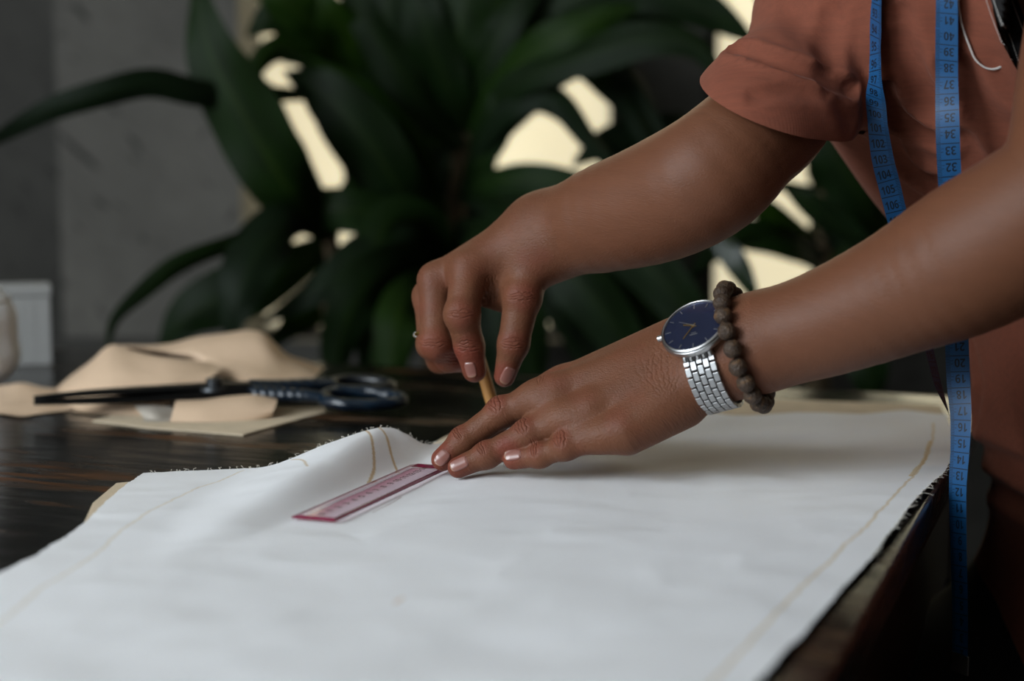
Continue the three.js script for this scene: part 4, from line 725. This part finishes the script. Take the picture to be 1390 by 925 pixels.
{
  const s = thing('stool', 'dark wooden stool that the man sits on', 'stool', V(pelC.x, 0, pelC.z)), wd = std({ color: 0x2b1d14, roughness: 0.6 });
  part('seat', lathe([[0, -0.03], [0.16, -0.03], [0.175, -0.02], [0.175, -0.005], [0.165, 0], [0, 0]], 40).translate(pelC.x, 0.402, pelC.z), wd, s);
  for (let k = 0; k < 4; k++) { const a = k * Math.PI / 2 + 0.6; part('leg', sweep([V(pelC.x + Math.cos(a) * 0.11, 0.375, pelC.z + Math.sin(a) * 0.11), V(pelC.x + Math.cos(a) * 0.16, 0.0, pelC.z + Math.sin(a) * 0.16)], () => circle(0.016, 10)), wd, s); }
}

// ---------------------------------------------------------------- left back of the table: shears on a heap of beige satin, white box, white bundle
const heightSheet = (outline, nu, nv, fH, tilt) => null;
const satin = phys({ map: tex(256, 256, (x, y) => { const m = 1 + tileNoise(x, y, 256, 256, 4, 4, 2) * 0.03 + tileNoise(x, y, 256, 256, 60, 60, 4) * 0.03; return [0.86 * m, 0.745 * m, 0.63 * m]; }), roughness: 0.55, sheen: 0.4, sheenColor: new THREE.Color(1, 0.85, 0.7), sheenRoughness: 0.4, side: THREE.DoubleSide });
const heap = thing('beige_fabric', 'heap of folded beige satin fabric lying under the large shears', 'fabric', onTable(260, 545));
// a draped surface given by rows of measured points [px, py, t] from its far side to its near side
function drape(rows, nu, nv, wob, seed) {
  const cs = rows.map((r) => new THREE.CatmullRomCurve3(r.map(([x, y, t]) => at(x, y, t)), false, 'centripetal'));
  const cols = Array.from({ length: nu + 1 }, (_, i) => new THREE.CatmullRomCurve3(cs.map((c) => c.getPoint(i / nu)), false, 'centripetal'));
  return fromGrid(nu, nv, (u, v, i) => { const p = cols[i].getPoint(v); const w = wob * fbm(p.x * 22 + seed, p.z * 22, p.y * 22, 3); p.y = Math.max(TABLE_Y + 0.0012, p.y + w); return p; }, (u, v) => [u * 4, v * 4]);
}
{
  // the big back fold with its rounded shoulder on the right
  part('fold', drape([
    [[120, 500, 1.42], [200, 480, 1.44], [300, 475, 1.45], [380, 480, 1.44], [440, 500, 1.42]],
    [[150, 470, 1.36], [215, 468, 1.375], [285, 456, 1.39], [350, 452, 1.395], [395, 486, 1.38], [432, 508, 1.37]],
    [[165, 470, 1.32], [220, 474, 1.33], [285, 462, 1.335], [352, 459, 1.34], [385, 488, 1.33], [428, 511, 1.325]],
    [[178, 474, 1.325], [235, 480, 1.322], [292, 486, 1.31], [345, 495, 1.30], [380, 508, 1.29], [425, 515, 1.30]],
    [[182, 490, 1.365], [240, 492, 1.36], [296, 512, 1.285], [345, 520, 1.25], [380, 524, 1.25], [420, 524, 1.26]],
  ], 60, 44, 0.003, 1), satin, heap);
  // the front left fold with the dark hollow along its upper edge
  part('fold', drape([
    [[75, 530, 1.33], [110, 500, 1.335], [150, 474, 1.335], [185, 488, 1.322], [230, 500, 1.312], [262, 502, 1.305]],
    [[78, 531, 1.30], [112, 503, 1.30], [150, 468, 1.31], [184, 477, 1.30], [219, 489, 1.292], [282, 490, 1.28]],
    [[82, 535, 1.27], [112, 515, 1.26], [150, 492, 1.26], [190, 490, 1.26], [235, 488, 1.262], [300, 498, 1.27]],
    [[90, 545, 1.245], [118, 530, 1.235], [155, 515, 1.23], [195, 512, 1.228], [240, 508, 1.23], [296, 505, 1.245]],
    [[96, 556, 1.225], [125, 548, 1.215], [160, 540, 1.205], [195, 540, 1.20], [235, 525, 1.212], [285, 514, 1.23]],
    [[98, 566, 1.205], [128, 569, 1.19], [160, 566, 1.185], [195, 566, 1.185], [235, 545, 1.20], [270, 525, 1.22]],
  ], 60, 50, 0.0022, 4), satin, heap);
  // the roll running out to the left
  part('fold', drape([
    [[-60, 535, 1.36], [0, 525, 1.35], [40, 523, 1.345], [70, 530, 1.345], [118, 535, 1.36]],
    [[-60, 527, 1.31], [0, 524, 1.305], [30, 521, 1.30], [55, 526, 1.30], [112, 535, 1.33]],
    [[-60, 538, 1.27], [0, 537, 1.265], [30, 537, 1.26], [60, 540, 1.255], [115, 545, 1.29]],
    [[-60, 555, 1.225], [0, 553, 1.22], [30, 554, 1.215], [62, 552, 1.22], [118, 555, 1.25]],
    [[-60, 563, 1.195], [0, 566, 1.19], [30, 570, 1.18], [65, 562, 1.20], [115, 564, 1.225]],
    [[-60, 560, 1.20], [0, 565, 1.195], [30, 571, 1.182], [65, 565, 1.20], [115, 566, 1.222]],
  ], 40, 40, 0.002, 9), satin, heap);
  // the small roll in front of the shears
  part('fold', drape([
    [[236, 555, 1.20], [270, 552, 1.20], [310, 548, 1.205], [345, 545, 1.21], [378, 543, 1.215]],
    [[240, 545, 1.19], [275, 543, 1.19], [312, 538, 1.195], [345, 536, 1.20], [374, 539, 1.205]],
    [[237, 549, 1.165], [275, 549, 1.165], [312, 545, 1.17], [345, 543, 1.175], [376, 545, 1.185]],
    [[233, 565, 1.155], [275, 564, 1.155], [312, 561, 1.16], [345, 558, 1.165], [372, 556, 1.17]],
    [[228, 582, 1.15], [272, 579, 1.15], [312, 575, 1.155], [345, 571, 1.162], [368, 566, 1.17]],
    [[234, 579, 1.165], [272, 577, 1.165], [312, 573, 1.17], [345, 569, 1.178], [366, 564, 1.185]],
  ], 44, 40, 0.001, 12), satin, heap);
  // a turned-back corner showing its pale lining
  part('fold', drape([[[180, 548, 1.19], [205, 550, 1.185], [232, 552, 1.19]], [[186, 556, 1.175], [210, 560, 1.17], [236, 561, 1.18]], [[196, 570, 1.165], [215, 572, 1.162], [236, 572, 1.17]], [[192, 578, 1.155], [212, 580, 1.152], [232, 580, 1.155]]], 20, 20, 0.0012, 20), std({ color: 0xb7aea2, roughness: 0.7, side: THREE.DoubleSide }), heap, 'turned-back corner with a pale lining');
}
const card = thing('beige_card', 'pale beige pattern card flat on the table below the satin heap', 'card', onTable(300, 580));
part('sheet', flatPoly([[125, 571], [200, 580], [330, 590], [395, 572], [443, 559], [440, 553], [400, 553], [300, 556], [160, 562]].map(([x, y]) => onTable(x, y, 0.0011)), 0.001), paperMat, card);
{
  // tailor shears: two flat blades, a pivot screw, two shanks and bows wrapped in dark blue tape
  const sh = thing('tailor_shears', 'large black tailor shears with dark blue wrapped handles on beige satin', 'scissors', at(290, 535, 1.2));
  const steel = std({ color: 0x131314, metalness: 0.75, roughness: 0.36 }), wrapM = std({ map: tex(128, 128, (x, y) => { const b = Math.abs(((y + x * 0.25) / 128 * 10) % 1 - 0.5) * 2, n = fbm(x / 9, y / 9, 2, 3); return [0.025 + n * 0.04, 0.095 + n * 0.08 + b * 0.02, 0.15 + n * 0.09 + b * 0.03]; }), roughness: 0.33, bumpMap: tex(128, 128, (x, y) => { const v = Math.abs(((y + x * 0.25) / 128 * 10) % 1 - 0.5) * 2; return [v, v, v]; }, { srgb: false }), bumpScale: 0.001 });
  const UP = () => V(0, 1, 0);
  const blade = (list, w, th) => sweep(curve(list.map(([x, y, t]) => at(x, y, t)), 40), (i, u) => { const k = lerp(0.25, 1, Math.pow(clamp(u * 2.2), 0.6)), a = w * k, b = th * lerp(0.5, 1, u); return [[-a, -b], [a, -b * 0.4], [a, b * 0.4], [a * 0.2, b], [-a, b]]; }, true, UP);
  part('blade', blade([[46, 541.5, 1.175], [120, 535, 1.185], [200, 530.5, 1.195], [290, 526.5, 1.205], [345, 526, 1.21]], 0.0095, 0.0042), steel, sh);
  part('blade', blade([[46, 547.5, 1.168], [120, 545.5, 1.178], [200, 541.5, 1.188], [290, 535, 1.198], [345, 533, 1.205]], 0.0095, 0.0046), steel, sh);
  const pv = at(291, 522, 1.2);
  part('pivot_screw', mergeGeometries([new THREE.CylinderGeometry(0.0072, 0.0072, 0.0075, 6).translate(pv.x, pv.y + 0.0015, pv.z), new THREE.CylinderGeometry(0.012, 0.0125, 0.003, 24).translate(pv.x, pv.y - 0.0035, pv.z)]), std({ color: 0x4a4d50, metalness: 0.8, roughness: 0.4 }), sh);
  const shank = (list, r0, r1) => sweep(curve(list.map(([x, y, t]) => at(x, y, t)), 30), (i, u) => circle(lerp(r0, r1, u), 12, lerp(r0, r1, u) * 0.8), true, UP);
  part('handle', shank([[340, 526, 1.212], [380, 525, 1.225], [430, 522, 1.24], [452, 521, 1.247]], 0.0085, 0.0065), wrapM, sh, 'dark blue wrapped shank');
  part('handle', shank([[340, 534, 1.204], [380, 536, 1.20], [420, 538, 1.195], [440, 541, 1.19]], 0.0085, 0.0065), wrapM, sh, 'dark blue wrapped shank');
  const bow = (cx, cy, t, rx, rz, r, skew) => { const c = at(cx, cy, t), ex = at(cx + 50, cy + skew, t).sub(at(cx, cy, t)).normalize(), ez = V(-ex.z, 0, ex.x).multiplyScalar(-1).setY(0.12).normalize(); return sweep(Array.from({ length: 49 }, (_, i) => { const a = i / 48 * 2 * Math.PI; return c.clone().addScaledVector(ex, Math.cos(a) * rx).addScaledVector(ez, Math.sin(a) * rz * (1 - 0.2 * Math.cos(a))); }), () => circle(r, 10), true, UP); };
  part('bow', bow(492, 541, 1.195, 0.0335, 0.021, 0.0052, 2), wrapM, sh, 'dark blue wrapped finger bow');
  part('bow', bow(490, 523, 1.255, 0.027, 0.019, 0.005, 1), std({ color: 0x0c1116, roughness: 0.3 }), sh, 'black finger bow');
}
{
  const c = onTable(26, 498), w = 0.07, bx = thing('white_box', 'small white cardboard box standing at the left back of the table', 'box', c.clone());
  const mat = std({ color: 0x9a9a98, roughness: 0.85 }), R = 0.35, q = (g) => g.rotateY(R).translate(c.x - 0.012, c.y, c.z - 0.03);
  part('body', q(box(w, 0.074, 0.06, 0, 0.0372, 0, 0.0012)), mat, bx);
  part('lid', q(box(w + 0.003, 0.011, 0.063, 0, 0.0805, 0, 0.0015)), mat, bx);
  part('seam', q(mergeGeometries([box(0.0006, 0.07, 0.001, 0.006, 0.037, 0.0301), box(0.012, 0.07, 0.0005, 0.012, 0.037, 0.0301)])), mat, bx);
  const b = onTable(-14, 522), bu = thing('white_bundle', 'white cloth bundle at the far left edge in front of the box', 'cloth', b.clone());
  const wm = std({ color: 0xdcdcde, roughness: 0.8 });
  const bf = union([cap(b.clone().add(V(0, 0.03, 0)), b.clone().add(V(0, 0.055, 0)), 0.030, 0.026), cap(b.clone().add(V(0, 0.07, 0)), b.clone().add(V(-0.008, 0.105, 0)), 0.020, 0.014)], 0.02);
  part('wrap', surfaceNets((x, y, z) => Math.max(bf(x, y, z) + 0.0025 * noise(x * 60, y * 18, z * 60), TABLE_Y + 0.001 - y), b.clone().addScalar(-0.06), b.clone().add(V(0.06, 0.15, 0.06)), 0.003), wm, bu);
  part('tie', new THREE.TorusGeometry(0.0215, 0.003, 10, 32).rotateX(Math.PI / 2).translate(b.x - 0.002, b.y + 0.083, b.z), wm, bu);
}

// ---------------------------------------------------------------- potted corn plants between the table and the windows
const leafTex = (base, rib, seed) => tex(64, 512, (x, y) => { const u = Math.abs(x / 63 - 0.5) * 2, st = noise(x * 0.9, y / 160, seed) * 0.18 + noise(x / 9, y / 60, seed + 3) * 0.18, r = sstep(0.10, 0.02, u); return base.map((b, i) => lerp(b * (1 + st), rib[i], r * 0.7)); });
const leafBump = tex(64, 64, (x, y) => { const v = 0.5 + 0.35 * Math.sin(x / 64 * 6.2832 * 14) + (Math.abs(x / 63 - 0.5) < 0.03 ? 0.4 : 0); return [v, v, v]; }, { srgb: false });
const leafMats = [[[0.07, 0.15, 0.025], [0.15, 0.22, 0.05]], [[0.055, 0.125, 0.025], [0.13, 0.19, 0.05]], [[0.10, 0.19, 0.02], [0.18, 0.26, 0.05]], [[0.06, 0.12, 0.05], [0.12, 0.18, 0.08]]].map(([b, r], i) => phys({ map: leafTex(b, r, i * 5), bumpMap: leafBump, bumpScale: 0.0006, roughness: 0.55, transmission: 0.16, thickness: 0, side: THREE.DoubleSide, specularIntensity: 0.3 }));
leafMats.push(phys({ map: leafTex([0.085, 0.15, 0.07], [0.16, 0.22, 0.10], 31), bumpMap: leafBump, bumpScale: 0.0006, roughness: 0.27, transmission: 0.12, thickness: 0, side: THREE.DoubleSide }));
const rl = rng(77);
function leafGeo(pts, width, roll, droopV = 0.22, peak = 0.45) {       // pts in world space from the stem to the tip; width in metres
  const n = 26, c = new THREE.CatmullRomCurve3(pts, false, 'centripetal').getPoints(n), ph = rl() * 9, pos = [], uv = [], idx = [], m = 6;
  for (let i = 0; i <= n; i++) {
    const u = i / n, tan = c[Math.min(n, i + 1)].clone().sub(c[Math.max(0, i - 1)]).normalize(), view = c[i].clone().sub(CP).normalize();
    const s0 = new THREE.Vector3().crossVectors(tan, view).normalize(), d0 = new THREE.Vector3().crossVectors(s0, tan).normalize(), a = roll + 0.25 * Math.sin(u * 3 + ph);
    const s = s0.clone().multiplyScalar(Math.cos(a)).addScaledVector(d0, Math.sin(a)), nn = new THREE.Vector3().crossVectors(s, tan).normalize();
    const w = width / 2 * (u < peak ? lerp(0.34, 1, Math.sin(u / peak * Math.PI / 2)) : Math.pow(Math.cos((u - peak) / (1 - peak) * Math.PI / 2), 0.8));
    for (let k = 0; k <= m; k++) { const b = k / m * 2 - 1, wav = 0.07 * width * Math.sin(u * 15 + ph + (b > 0 ? 1.7 : 0)) * b * b; const p = c[i].clone().addScaledVector(s, b * w).addScaledVector(nn, Math.abs(b) * w * droopV + wav); pos.push(p.x, p.y, p.z); uv.push(k / m, u); }
  }
  for (let i = 0; i < n; i++) for (let k = 0; k < m; k++) { const a = i * (m + 1) + k, b = a + 1, d = a + m + 1; idx.push(a, d, b, b, d, d + 1); }
  const g = new THREE.BufferGeometry(); g.setAttribute('position', new THREE.Float32BufferAttribute(pos, 3)); g.setAttribute('uv', new THREE.Float32BufferAttribute(uv, 2)); g.setIndex(idx); g.computeVertexNormals(); return g;
}
const caneMat = std({ map: tex(64, 256, (x, y) => { const b = sstep(0.86, 1, Math.abs(((y / 256 * 22 + noise(x / 20, y / 9) * 0.3) % 1) * 2 - 1)), v = noise(x / 6, y / 20) * 0.15; return [0.30 + v - b * 0.12, 0.25 + v - b * 0.1, 0.17 + v - b * 0.08]; }), roughness: 0.9 });
const potMat = std({ color: 0x4a342a, roughness: 0.85 }), soilMat = std({ color: 0x1c140e, roughness: 1 });
function cornPlant(label, foot, canes, leaves) {
  const t = thing('corn_plant', label, 'plant', foot.clone(), 'potted corn plants behind the table'); delete t.userData.group;
  part('pot', lathe([[0, 0], [0.13, 0], [0.165, 0.28], [0.175, 0.28], [0.175, 0.31], [0.155, 0.31], [0.15, 0.26], [0, 0.26]], 40).translate(foot.x, 0.0, foot.z), potMat, t);
  part('soil', lathe([[0, 0.275], [0.08, 0.272], [0.149, 0.265]], 30).translate(foot.x, 0, foot.z), soilMat, t);
  for (const cn of canes) { const p = [V(foot.x + (rl() - 0.5) * 0.1, 0.26, foot.z + (rl() - 0.5) * 0.1), ...cn.map(([x, y, d]) => at(x, y, d))]; part('cane', sweep(curve(p, 30), (i, u) => circle(0.019 - 0.006 * u + 0.0015 * Math.sin(i * 2.1), 12)), caneMat, t); }
  for (const [pts, w, roll = 0, mi] of leaves) { const P = pts.map(([x, y, d]) => at(x, y, d)), tm = pts[Math.floor(pts.length / 2)][2]; part('leaf', leafGeo(P, w * tm / FOCAL, roll), leafMats[mi ?? Math.floor(rl() * 4)], t); }
  return t;
}
// bright gaps that stay open between the leaves: [px, py, radius]
const gaps = [[392, 140, 18], [410, 172, 18], [432, 208, 12], [448, 232, 8], [405, 95, 9], [480, 14, 12], [484, 36, 8], [410, 326, 13], [432, 340, 11], [460, 354, 10], [801, 25, 7], [819, 104, 6], [790, 135, 18], [808, 156, 16], [725, 196, 26], [745, 190, 22], [710, 214, 18], [738, 440, 5], [985, 72, 16], [965, 108, 18], [1070, 250, 22], [1075, 290, 16], [1020, 365, 20], [1050, 372, 24], [740, 391, 4], [400, 452, 22], [420, 462, 16], [362, 255, 10], [900, 120, 40], [930, 170, 20]];
const behind = (n, sx, sy, st, seed, x0, x1, y0, y1, w0, w1) => {       // more leaves of the same rosette, further back
  const r = rng(seed), out = []; let guard = 0;
  while (out.length < n && guard++ < 4000) {
    const ex = lerp(x0, x1, r()), ey = lerp(y0, y1, r()), et = st + 0.05 + r() * 0.3, w = lerp(w0, w1, r()), up = 60 + r() * 110;
    const bx = sx + (r() - 0.5) * 70, by = sy + (r() - 0.5) * 160, pts = [[bx, by, st + 0.05], [lerp(bx, ex, 0.33), lerp(by, ey, 0.33) - up * 0.6, st + 0.1], [lerp(bx, ex, 0.68), lerp(by, ey, 0.68) - up * 0.55, (st + et) / 2 + 0.05], [ex, ey, et]];
    const c = new THREE.CatmullRomCurve3(pts.map(([x, y]) => V(x, y, 0)), false, 'centripetal').getPoints(30);
    if (c.some((p) => gaps.some(([a, b, q]) => Math.hypot(p.x - a, p.y - b) < q + w * 0.52))) continue;
    out.push([pts, w, (r() - 0.5) * 0.9]);
  }
  return out;
};
cornPlant('large corn plant in the middle, its broad dark leaves fanning out behind the right hand', V(at(625, 500, 2.1).x, 0, at(625, 500, 2.1).z),
  [[[612, 520, 2.1], [616, 380, 2.1], [622, 250, 2.1], [640, 120, 2.1]], [[590, 520, 2.08], [598, 420, 2.05], [603, 320, 2.05]]], [
    [[[636, 180, 2.08], [604, 110, 2.02], [572, 20, 1.98], [560, -80, 1.98]], 70, 0.2, 1], [[[640, 170, 2.08], [655, 90, 2.0], [690, 25, 1.97], [745, -50, 1.97]], 58, 0.5, 1],
    [[[640, 180, 2.06], [700, 90, 1.95], [775, 42, 1.9], [870, 5, 1.9]], 62, 0.4, 2], [[[636, 210, 2.06], [690, 120, 1.95], [790, 76, 1.88], [880, 52, 1.85], [945, 62, 1.84], [986, 118, 1.84]], 58, 0.3, 1],
    [[[630, 240, 2.05], [690, 150, 1.95], [745, 130, 1.92], [800, 190, 1.9], [855, 250, 1.9]], 42, 0.3, 3], [[[628, 260, 2.05], [680, 245, 1.97], [760, 246, 1.93], [850, 268, 1.92]], 46, 0.1, 0],
    [[[640, 230, 2.06], [720, 150, 2.0], [790, 82, 1.98], [850, 95, 1.97], [885, 150, 1.97], [905, 215, 1.97]], 30, 0.7, 3], [[[628, 200, 2.08], [560, 120, 2.02], [505, 40, 2.0], [450, -50, 2.0]], 60, -0.3, 1],
    [[[606, 300, 2.03], [560, 195, 1.96], [500, 130, 1.92], [425, 88, 1.9], [360, 60, 1.92]], 34, 0.9, 2], [[[604, 330, 2.03], [545, 260, 1.94], [490, 180, 1.9], [430, 120, 1.9], [385, 95, 1.92]], 88, -0.1, 1],
    [[[604, 360, 2.03], [540, 300, 1.93], [465, 285, 1.9], [385, 290, 1.93], [330, 320, 1.95]], 62, 0.2, 0], [[[604, 380, 2.02], [540, 360, 1.9], [490, 400, 1.85], [460, 470, 1.85], [455, 540, 1.86]], 74, 0.1, 1],
    [[[600, 400, 2.0], [570, 390, 1.9], [540, 430, 1.83], [530, 500, 1.82], [528, 560, 1.82]], 60, 0.0, 2], [[[618, 300, 2.06], [660, 330, 1.95], [700, 400, 1.9], [720, 480, 1.9], [730, 560, 1.92]], 76, 0.1, 1],
    [[[620, 320, 2.06], [690, 320, 1.97], [780, 380, 1.92], [850, 470, 1.92], [880, 560, 1.95]], 82, 0.2, 1], [[[622, 260, 2.05], [730, 290, 1.97], [840, 330, 1.93], [930, 420, 1.92], [985, 520, 1.95]], 84, -0.1, 1],
    [[[600, 340, 2.02], [560, 330, 1.92], [500, 340, 1.88], [440, 388, 1.85], [350, 442, 1.86]], 58, 0.1, 3], [[[630, 160, 2.08], [620, 60, 2.0], [640, -30, 1.98], [660, -120, 2.0]], 74, 0, 0],
    [[[612, 350, 2.03], [580, 300, 1.94], [530, 300, 1.9], [500, 370, 1.88], [500, 450, 1.88], [490, 530, 1.9]], 60, 0.4, 0], [[[640, 140, 2.08], [740, 20, 2.0], [860, -20, 1.96], [960, 15, 1.95], [1030, 60, 1.95]], 72, 0.2, 1],
    [[[628, 260, 2.06], [664, 195, 2.0], [688, 130, 1.97], [720, 70, 1.97]], 46, 0.1, 0], [[[632, 230, 2.06], [680, 160, 2.02], [730, 138, 2.0], [790, 175, 2.0], [840, 240, 2.0]], 30, 0.2, 1], [[[930, 160, 2.06], [880, 180, 2.03], [820, 195, 2.02], [776, 226, 2.02]], 48, 0.1, 3],
    [[[700, 110, 2.06], [780, 78, 2.0], [832, 108, 1.99], [858, 150, 1.99], [885, 220, 1.99]], 56, 0.1, 3], [[[640, 190, 2.07], [715, 112, 2.03], [790, 78, 2.02], [870, 82, 2.02]], 58, 0, 1], [[[970, -25, 2.05], [910, 20, 2.02], [855, 34, 2.0], [815, 26, 2.0]], 46, 0, 1],
    [[[560, 330, 2.06], [492, 228, 2.0], [458, 170, 1.97], [432, 128, 1.97], [392, 98, 1.97]], 52, 0, 1], [[[470, 380, 2.05], [435, 415, 2.0], [400, 440, 1.98], [360, 480, 1.98]], 44, 0, 0],
    [[[618, 320, 2.06], [655, 390, 2.02], [680, 465, 2.0], [690, 550, 2.0]], 90, 0, 1], [[[640, 300, 2.08], [735, 345, 2.04], [785, 430, 2.02], [810, 540, 2.02]], 96, 0, 1], [[[700, 300, 2.08], [840, 370, 2.04], [890, 440, 2.02], [920, 540, 2.02]], 100, 0, 0], [[[610, 330, 2.06], [640, 420, 2.03], [640, 500, 2.02], [630, 570, 2.02]], 90, 0, 1],
    ...behind(46, 622, 260, 2.14, 21, 430, 990, -120, 540, 62, 100)]);
cornPlant('corn plant at the left whose long leaves droop in front of the concrete pillar', V(at(470, 500, 2.0).x, 0, at(470, 500, 2.0).z),
  [[[455, 520, 2.0], [450, 400, 1.98], [446, 280, 1.96]], [[500, 520, 2.1], [505, 380, 2.1], [500, 200, 2.1], [470, 90, 2.1]]], [
    [[[455, 320, 1.95], [395, 262, 1.84], [335, 165, 1.8], [285, 70, 1.79], [262, -40, 1.8]], 104, 0.1, 0], [[[440, 130, 1.98], [360, 128, 1.86], [275, 128, 1.78], [205, 113, 1.74], [140, 128, 1.72], [65, 152, 1.72], [-5, 190, 1.74], [-60, 225, 1.76]], 42, 0.35, 3],
    [[[446, 300, 1.95], [375, 308, 1.85], [310, 333, 1.8], [240, 362, 1.77], [190, 400, 1.76], [156, 436, 1.76], [145, 478, 1.77]], 30, 0.2, 0], [[[448, 300, 1.95], [395, 300, 1.85], [348, 345, 1.8], [322, 405, 1.78], [312, 470, 1.79]], 78, 0.05, 3],
    [[[450, 330, 1.97], [385, 370, 1.9], [315, 400, 1.88], [252, 430, 1.88], [215, 490, 1.9]], 84, 0.1, 1], [[[470, 110, 2.1], [430, 40, 2.0], [380, 0, 1.96], [330, -30, 1.96]], 62, 0.4, 2],
    [[[480, 130, 2.1], [475, 60, 2.02], [440, 10, 1.98], [400, -60, 1.98]], 56, 0.2, 2], [[[490, 160, 2.1], [520, 60, 2.02], [530, -20, 2.0], [550, -90, 2.0]], 72, 0.1, 1],
    [[[360, 110, 1.95], [385, 180, 1.93], [408, 225, 1.93], [450, 290, 1.93]], 40, 0, 1], [[[455, 70, 2.1], [405, 34, 2.04], [368, 24, 2.02], [335, 50, 2.02]], 56, 0, 1], [[[450, 120, 2.1], [410, 78, 2.05], [378, 70, 2.04], [345, 100, 2.04]], 34, 0, 1], [[[476, 120, 2.1], [430, 78, 2.0], [385, 64, 1.97], [352, 88, 1.96], [340, 130, 1.97]], 40, 0.6, 2], ...behind(22, 470, 280, 2.1, 33, 350, 560, -120, 540, 56, 92)]);
cornPlant('corn plant at the right with glossy leaves showing between the two arms', V(at(1090, 500, 2.1).x, 0, at(1090, 500, 2.1).z),
  [[[1110, 520, 2.1], [1115, 400, 2.1], [1120, 260, 2.1]]], [
    [[[1128, 340, 2.08], [1100, 272, 2.0], [1075, 258, 1.98], [1052, 252, 1.98]], 34, 0.7, 3], [[[1200, 350, 1.85], [1145, 312, 1.82], [1098, 276, 1.8], [1062, 250, 1.8]], 40, 0.3, 4],
    [[[1215, 360, 1.98], [1180, 290, 1.9], [1140, 220, 1.87], [1090, 150, 1.87]], 84, 0.1, 1], [[[1110, 330, 2.05], [1065, 305, 1.95], [1020, 275, 1.92], [970, 270, 1.92]], 34, 0.3, 2],
    [[[1120, 350, 2.05], [1060, 322, 1.97], [1010, 318, 1.94], [960, 350, 1.94], [930, 400, 1.95]], 40, 0.2, 1], [[[962, 300, 1.85], [985, 335, 1.83], [1008, 372, 1.82], [1032, 420, 1.82]], 34, 0.2, 4],
    [[[1120, 370, 2.05], [1080, 345, 1.97], [1040, 335, 1.95], [1000, 338, 1.95]], 24, 0.3, 0], [[[1125, 300, 2.08], [1180, 190, 2.0], [1250, 120, 1.97], [1330, 100, 1.97]], 84, 0.1, 1],
    [[[1120, 400, 2.06], [1160, 440, 1.97], [1180, 500, 1.95], [1190, 570, 1.96]], 70, 0.1, 1], [[[1115, 400, 2.06], [1080, 440, 1.97], [1060, 500, 1.95], [1050, 560, 1.96]], 80, 0.1, 1],
    [[[1120, 260, 2.1], [1090, 150, 2.03], [1060, 40, 2.0], [1020, -40, 2.0]], 60, 0.3, 1], ...behind(22, 1118, 300, 2.14, 55, 960, 1330, -60, 540, 56, 90)]);

renderer.render(scene, camera);
